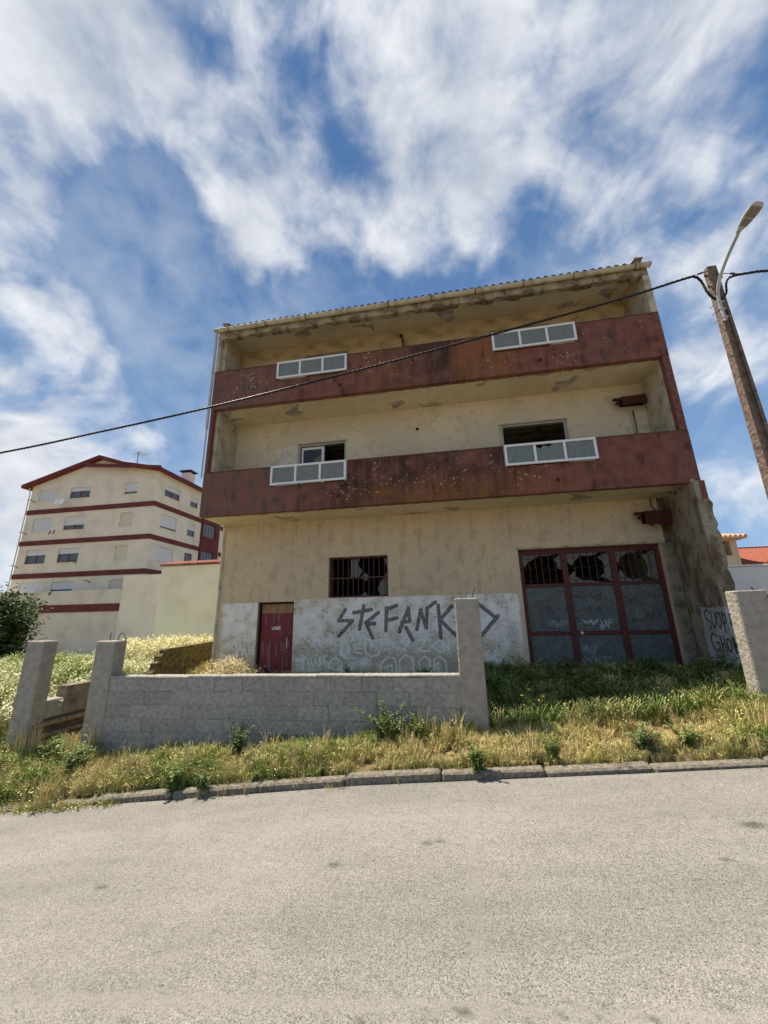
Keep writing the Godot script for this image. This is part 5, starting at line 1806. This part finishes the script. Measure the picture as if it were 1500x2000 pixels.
# ---------------------------------------------------------------- plants
func tuft(sd: int, blades: int, hgt: float, lean: float, width: float, heads: float, hs := 0.009) -> ArrayMesh:
	var g := RandomNumberGenerator.new()
	g.seed = sd
	var b := MB.new()
	b.use_col = true
	for i in blades:
		var az := g.randf() * TAU
		var d := V(cos(az), 0, sin(az))
		var s := V(-sin(az), 0, cos(az)).rotated(V(0, 1, 0), g.randf_range(-0.8, 0.8))
		var h := hgt * g.randf_range(0.55, 1.0)
		var out := lean * h * g.randf_range(0.2, 1.0)
		var o := V(g.randf_range(-0.05, 0.05), 0, g.randf_range(-0.05, 0.05))
		var pts := [o, o + d * out * 0.25 + V(0, h * 0.45, 0), o + d * out * 0.6 + V(0, h * 0.8, 0), o + d * out + V(0, h * g.randf_range(0.85, 1.0), 0)]
		var v := g.randf_range(0.50, 0.82)
		b.col = Color(v, v * g.randf_range(0.94, 1.04), v * g.randf_range(0.8, 1.0))
		b.ribbon(pts, [width, width * 0.9, width * 0.55, 0.0], s)
		if g.randf() < heads:
			b.col = Color(1.0, 1.0, 1.0)
			var top: Vector3 = pts[3]
			for k in 9:
				var q := top + V(g.randf_range(-0.035, 0.035), g.randf_range(-0.13, 0.05), g.randf_range(-0.035, 0.035))
				var e := V(g.randf_range(-1, 1), g.randf_range(-1, 1), g.randf_range(-1, 1)).normalized()
				var e2 := e.cross(V(0.3, 1, 0.2)).normalized()
				b.ribbon([q - e * hs * 2.0, q, q + e * hs * 2.0], [0.0, hs, 0.0], e2)
	return b.mesh()

func weed(sd: int, stems: int, hgt: float, leaf: float, c0: Color, c1: Color, flower := Color(0, 0, 0, 0)) -> ArrayMesh:
	var g := RandomNumberGenerator.new()
	g.seed = sd
	var b := MB.new()
	b.use_col = true
	for i in stems:
		var az := g.randf() * TAU
		var d := V(cos(az), 0, sin(az))
		var h := hgt * g.randf_range(0.5, 1.0)
		var out := h * g.randf_range(0.1, 0.75)
		var o := V(g.randf_range(-0.06, 0.06), 0, g.randf_range(-0.06, 0.06))
		var n := 5
		var pts := []
		for k in n + 1:
			var t := float(k) / n
			pts.append(o + d * out * t * t + V(0, h * t, 0) + V(g.randf_range(-1, 1), 0, g.randf_range(-1, 1)) * 0.015)
		b.col = c0.lerp(c1, g.randf())
		b.ribbon(pts, [0.005, 0.005, 0.004, 0.004, 0.003, 0.002], V(-d.z, 0, d.x))
		var m := int(34 + h * 90)
		for k in m:
			var t := g.randf_range(0.1, 1.0)
			var at := (t * n)
			var i0 := mini(int(at), n - 1)
			var q: Vector3 = pts[i0].lerp(pts[i0 + 1], at - i0)
			var la := g.randf() * TAU
			var ld := V(cos(la), g.randf_range(-0.1, 0.9), sin(la)).normalized()
			var lw := ld.cross(V(0, 1, 0)).normalized().rotated(ld, g.randf_range(-0.6, 0.6))
			var L := leaf * g.randf_range(0.5, 1.1) * (1.2 - 0.6 * t)
			b.col = c0.lerp(c1, g.randf())
			b.ribbon([q, q + ld * L * 0.45, q + ld * L + V(0, -L * 0.2, 0)], [0.002, L * 0.13, 0.0], lw)
		if flower.a > 0.0:
			b.col = flower
			for k in 4:
				var q: Vector3 = pts[n] + V(g.randf_range(-0.04, 0.04), g.randf_range(-0.04, 0.03), g.randf_range(-0.04, 0.04))
				var e := V(g.randf_range(-1, 1), g.randf_range(-1, 1), g.randf_range(-1, 1)).normalized()
				b.ribbon([q - e * 0.016, q, q + e * 0.016], [0.0, 0.012, 0.0], e.cross(V(0.1, 1, 0.3)).normalized())
	return b.mesh()

func scatter(called: String, label: String, category: String, m: Mesh, spots: Array) -> void:
	var mm := MultiMesh.new()
	mm.transform_format = MultiMesh.TRANSFORM_3D
	mm.use_colors = true
	mm.mesh = m
	mm.instance_count = spots.size()
	for i in spots.size():
		mm.set_instance_transform(i, spots[i][0])
		mm.set_instance_color(i, spots[i][1])
	var o := MultiMeshInstance3D.new()
	o.name = numbered(called)
	o.multimesh = mm
	o.material_override = M.blade
	add_child(o)
	o.set_meta("kind", "stuff")
	tag(o, label, category)

func spot(x: float, z: float, sc: float, c: Color, sy := 1.0) -> Array:
	var bs := Basis(V(0, 1, 0), rng.randf() * TAU) * Basis(V(1, 0, 0), rng.randf_range(-0.2, 0.2))
	return [Transform3D(bs.scaled(V(sc, sc * sy, sc)), V(x, land(x, z) - 0.01, z)), c]

func plants() -> void:
	var straw := Color(0.88, 0.72, 0.36)
	var olive := Color(0.60, 0.56, 0.17)
	var green := Color(0.27, 0.38, 0.085)
	var deep := Color(0.10, 0.155, 0.045)
	var pn := fnl(200, 0.75, 3)
	var A := []
	var B := []
	var Cc := []
	rng.seed = 300
	# the verge
	for i in 10500:
		var x := rng.randf_range(-5.0, 13.5)
		var z := rng.randf_range(2.38, 3.50)
		if rng.randf() < (0.3 if x < 1.6 else (0.24 if x < 4.2 else 0.15)) and (x < 1.6 or pn.get_noise_2d(x * 1.6, 9.0) > 0.0):
			z = rng.randf_range(3.4, 3.68)
		if z < 2.52 and (x > 0.15 and x < 6.4 or x > 9.5):
			continue
		var q := pn.get_noise_2d(x, z * 1.5)
		var lush := clampf(0.5 + q * 1.3 + (0.42 if x < 1.4 else (0.26 if x < 5.0 else 0.0)) - (0.28 if x > 5.5 and x < 9.6 else 0.0) + (0.25 if z < 2.7 else 0.0), 0.0, 1.0)
		var c := straw.lerp(green, lush) if rng.randf() < 0.6 else straw.lerp(olive, rng.randf())
		var s := rng.randf_range(0.5, 1.0) * lerpf(0.62, 1.15, lush) * (0.75 if z > 3.3 and x > 2.0 else 1.0)
		if q < -0.30 and x > 3.0 and rng.randf() < 0.8:
			continue
		if z < 2.85 and x > 0.6 and x < 4.6:
			s *= 0.6
		if rng.randf() < 0.025:
			A.append(spot(x, z, s * 1.0, straw, 2.0))
		if rng.randf() < 0.80:
			A.append(spot(x, z, s, c))
		else:
			B.append(spot(x, z, s * 0.9, c))
	# in front of the big door
	for i in 3600:
		var x := rng.randf_range(6.35, 11.4)
		var z := rng.randf_range(-1.0, 2.5)
		if x > 9.5 and z > 2.1 or x > 10.75 and z < 0.2:
			continue
		var q := pn.get_noise_2d(x + 20.0, z)
		var c := deep.lerp(green, rng.randf()) if rng.randf() < 0.72 + q * 0.4 else olive.lerp(straw, rng.randf())
		Cc.append(spot(x, z, rng.randf_range(0.6, 1.15), c))
	# behind the block wall
	for i in 1500:
		var x := rng.randf_range(0.3, 6.2)
		var z := rng.randf_range(-1.0, 2.2)
		var c := green.lerp(straw, clampf(0.35 + pn.get_noise_2d(x, z) * 1.4, 0.0, 1.0))
		Cc.append(spot(x, z, rng.randf_range(0.35, 0.62), c))
	scatter("verge_grass", "dry yellow and green grass tufts covering the verge by the kerb", "grass", tuft(1, 20, 0.27, 0.85, 0.0050, 0.12, 0.006), A)
	scatter("verge_grass", "leafy low weeds mixed through the grass verge by the kerb", "grass", weed(2, 6, 0.17, 0.075, Color(0.50, 0.55, 0.45), Color(0.85, 0.82, 0.7)), B)
	scatter("drive_grass", "dark green overgrown grass in front of the garage door", "grass", tuft(3, 18, 0.33, 0.95, 0.007, 0.04, 0.006), Cc)
	var bank := []
	for i in 330:
		var x := rng.randf_range(6.4, 10.7)
		var z := rng.randf_range(-0.7, 1.9)
		var v := rng.randf_range(0.6, 1.0)
		bank.append(spot(x, z, rng.randf_range(0.45, 1.0) * (1.0 + pn.get_noise_2d(x * 1.5, z) * 0.7), Color(v, v, v * 0.9)))
	scatter("weed_bank", "ragged dark green weeds banked up before the garage door", "weeds", weed(21, 13, 0.42, 0.10, Color(0.055, 0.085, 0.022), Color(0.20, 0.26, 0.065)), bank)
	# field on the left
	var F := []
	var F2 := []
	for i in 15000:
		var z := 2.2 - pow(rng.randf(), 0.8) * 15.0
		var x := -1.02 - rng.randf() * (6.0 + (2.2 - z) * 1.1)
		var q := pn.get_noise_2d(x * 0.6, z * 0.6)
		var c := Color(0.70, 0.68, 0.42).lerp(Color(0.36, 0.41, 0.14), clampf(0.35 + q * 1.6 + rng.randf_range(-0.2, 0.2), 0.0, 1.0))
		if rng.randf() < 0.75:
			F.append(spot(x, z, rng.randf_range(0.7, 1.05), c, 1.0 + q * 0.4))
		else:
			F2.append(spot(x, z, rng.randf_range(0.7, 1.2), green.lerp(olive, rng.randf())))
	for i in 700:
		var z := rng.randf_range(-10.0, -1.2)
		var x := rng.randf_range(-3.6, -1.05) + (z + 1.2) * 0.35
		F.append(spot(x, z, rng.randf_range(0.9, 1.35), Color(0.80, 0.75, 0.46), 1.25))
	for i in 500:
		F2.append(spot(rng.randf_range(-0.75, 0.2), rng.randf_range(-4.0, 2.2), rng.randf_range(0.4, 0.8), olive.lerp(straw, rng.randf())))
	scatter("field_grass", "tall pale seeding grass filling the plot behind the gate pillars", "grass", tuft(4, 16, 0.80, 0.36, 0.006, 0.95, 0.014), F)
	scatter("field_grass", "short green grass growing between the tall pale stalks", "grass", tuft(5, 14, 0.42, 0.7, 0.008, 0.0), F2)
	# single weeds
	var kinds := [weed(11, 24, 0.50, 0.10, Color(0.06, 0.095, 0.022), Color(0.19, 0.25, 0.06)), weed(12, 22, 0.34, 0.09, Color(0.09, 0.13, 0.03), Color(0.26, 0.33, 0.08)), weed(13, 12, 0.62, 0.10, Color(0.07, 0.105, 0.028), Color(0.19, 0.25, 0.065)), weed(14, 20, 0.30, 0.09, Color(0.09, 0.125, 0.045), Color(0.22, 0.27, 0.10), Color(0.24, 0.28, 0.10, 1)), weed(15, 14, 0.55, 0.09, Color(0.06, 0.10, 0.03), Color(0.14, 0.2, 0.05), Color(0.8, 0.55, 0.03, 1))]
	var W := [[5.05, 2.72, 0, 1.05, "dark green leafy weed clump against the block wall"], [5.45, 2.68, 0, 0.8, "leafy weed beside the largest clump at the block wall"], [6.15, 3.56, 1, 0.75, "bushy weed hanging over the kerb opposite the tall pillar"], [2.65, 3.52, 1, 0.85, "leafy weed spilling over the kerb below the block wall"], [3.05, 3.58, 3, 0.6, "small pale-flowered weed growing out of the kerb joint"], [2.95, 2.72, 2, 0.75, "upright weed in front of the low block wall"], [7.9, 3.25, 3, 1.0, "grey-green spreading weed on the dry verge before the garage"], [8.35, 3.2, 1, 0.8, "low green weed beside the spreading one on the verge"], [6.95, 3.3, 1, 0.7, "bright green tuft of leaves on the verge near the kerb"], [6.75, 1.9, 2, 1.0, "tall leafy weed next to the tall pillar"], [7.1, 2.1, 4, 0.8, "weed with yellow flowers before the garage door"], [7.3, 0.6, 2, 1.2, "dark weed thicket in front of the garage frame"], [6.7, 0.9, 0, 1.2, "dense dark weed between the tall pillar and the garage"], [9.2, 1.7, 2, 0.9, "weed with long stems near the sunlit wall end"], [9.0, 0.4, 0, 1.1, "dark weed under the garage panes"], [10.2, 0.6, 0, 1.2, "dark weed at the foot of the painted end wall"], [0.7, 2.95, 3, 1.1, "white-flecked weed at the end of the block wall"], [0.1, 2.8, 1, 1.2, "green weed growing between the gate pillars"], [-0.6, 3.1, 1, 1.3, "dense green weed before the first gate pillar"], [-0.9, 3.4, 0, 0.8, "green weed mat covering the kerb below the gate pillar"], [3.6, -0.7, 2, 0.55, "low weed under the barred window"], [5.3, -0.6, 1, 0.9, "low weed below the spray lettering"], [7.42, -0.85, 2, 0.75, "thin upright weed at the garage door corner"]]
	for q in W:
		var o := part(self, "weed", kinds[q[2]], M.leaf)
		o.position = V(q[0], land(q[0], minf(q[1], 3.4)) - 0.01, q[1])
		o.scale = Vector3.ONE * q[3]
		o.rotation.y = q[0] * 3.1
		tag(o, q[4], "weed", "weeds along the front of the plot")
	# heap of dead grass by the red door
	var b := MB.new()
	b.use_col = true
	rng.seed = 410
	for i in 2200:
		var o := V(rng.randfn(0.0, 0.55), 0.0, rng.randfn(0.0, 0.30))
		var h := 0.62 * exp(-(o.x * o.x / 0.35 + o.z * o.z / 0.16)) + 0.10
		o.y = rng.randf() * h
		var d := V(rng.randfn(0.0, 1.0), rng.randf_range(-0.1, 0.55), rng.randfn(0.0, 1.0)).normalized()
		var L := rng.randf_range(0.15, 0.34)
		var v := rng.randf_range(0.7, 1.15)
		b.col = Color(0.60 * v, 0.49 * v, 0.25 * v)
		var s := d.cross(V(0.2, 1, 0.1)).normalized()
		b.ribbon([o, o + d * L * 0.5 + V(0, 0.02, 0), o + d * L + V(0, -0.03, 0)], [0.007, 0.007, 0.0], s)
		if i % 2 == 0:
			var e := o + d * L
			for k in 3:
				var f := V(rng.randf_range(-1, 1), rng.randf_range(-1, 1), rng.randf_range(-1, 1)).normalized()
				b.ribbon([e, e + f * 0.03, e + f * 0.05], [0.0, 0.008, 0.0], f.cross(V(0, 1, 0.2)).normalized())
	var heap := part(self, "dry_grass_heap", b.mesh(), M.blade)
	heap.position = V(1.35, land(1.5, 0.3) + 0.02, 0.3)
	tag(heap, "heap of dead straw-coloured grass in front of the red door", "grass heap")
	b = MB.new()
	b.cbox(V(-0.03, 0, -0.02), V(0.03, 0.62, 0.02), 0.006)
	var bd := part(self, "leaning_board", b.mesh(), M.rust)
	bd.position = V(2.42, land(2.3, 0.1) + 0.0, 0.1)
	bd.rotation.z = 0.75
	tag(bd, "thin rusty board leaning in the grass beside the red door", "board")
	# tree at the edge of the plot
	var t := thing("leafy_tree", "dark green broad-leaved tree at the edge of the tall grass", "tree", V(-8.7, -0.15, -2.2))
	b = MB.new()
	b.tube([V(0, -0.5, 0), V(0.05, 0.6, 0.03), V(-0.05, 1.2, -0.02), V(0.05, 1.9, 0.0)], 0.13, 8, 0.06)
	rng.seed = 500
	var tips := []
	for i in 40:
		var az := rng.randf() * TAU
		var o := V(0, rng.randf_range(0.3, 1.7), 0)
		var e := V(cos(az) * rng.randf_range(0.6, 1.5), rng.randf_range(0.35, 2.35), sin(az) * rng.randf_range(0.6, 1.4))
		var mid := o.lerp(e, 0.5) + V(0, 0.15, 0)
		b.tube([o, mid, e], 0.035, 5, 0.008)
		tips.append(e)
		tips.append(mid)
	part(t, "trunk", b.mesh(), M.bark)
	b = MB.new()
	b.use_col = true
	for p in tips:
		for i in 190:
			var q: Vector3 = p + V(rng.randfn(0, 0.22), rng.randfn(0, 0.19), rng.randfn(0, 0.22))
			var d := V(rng.randf_range(-1, 1), rng.randf_range(-0.7, 0.4), rng.randf_range(-1, 1)).normalized()
			var s := d.cross(V(rng.randf_range(-0.5, 0.5), 1, rng.randf_range(-0.5, 0.5))).normalized()
			var L := rng.randf_range(0.09, 0.17)
			b.col = Color(0.035, 0.07, 0.02).lerp(Color(0.10, 0.155, 0.045), rng.randf())
			b.ribbon([q, q + d * L * 0.5, q + d * L], [0.004, L * 0.3, 0.0], s)
	part(t, "crown", b.mesh(), M.leaf)
	print("plants ", Time.get_ticks_msec())
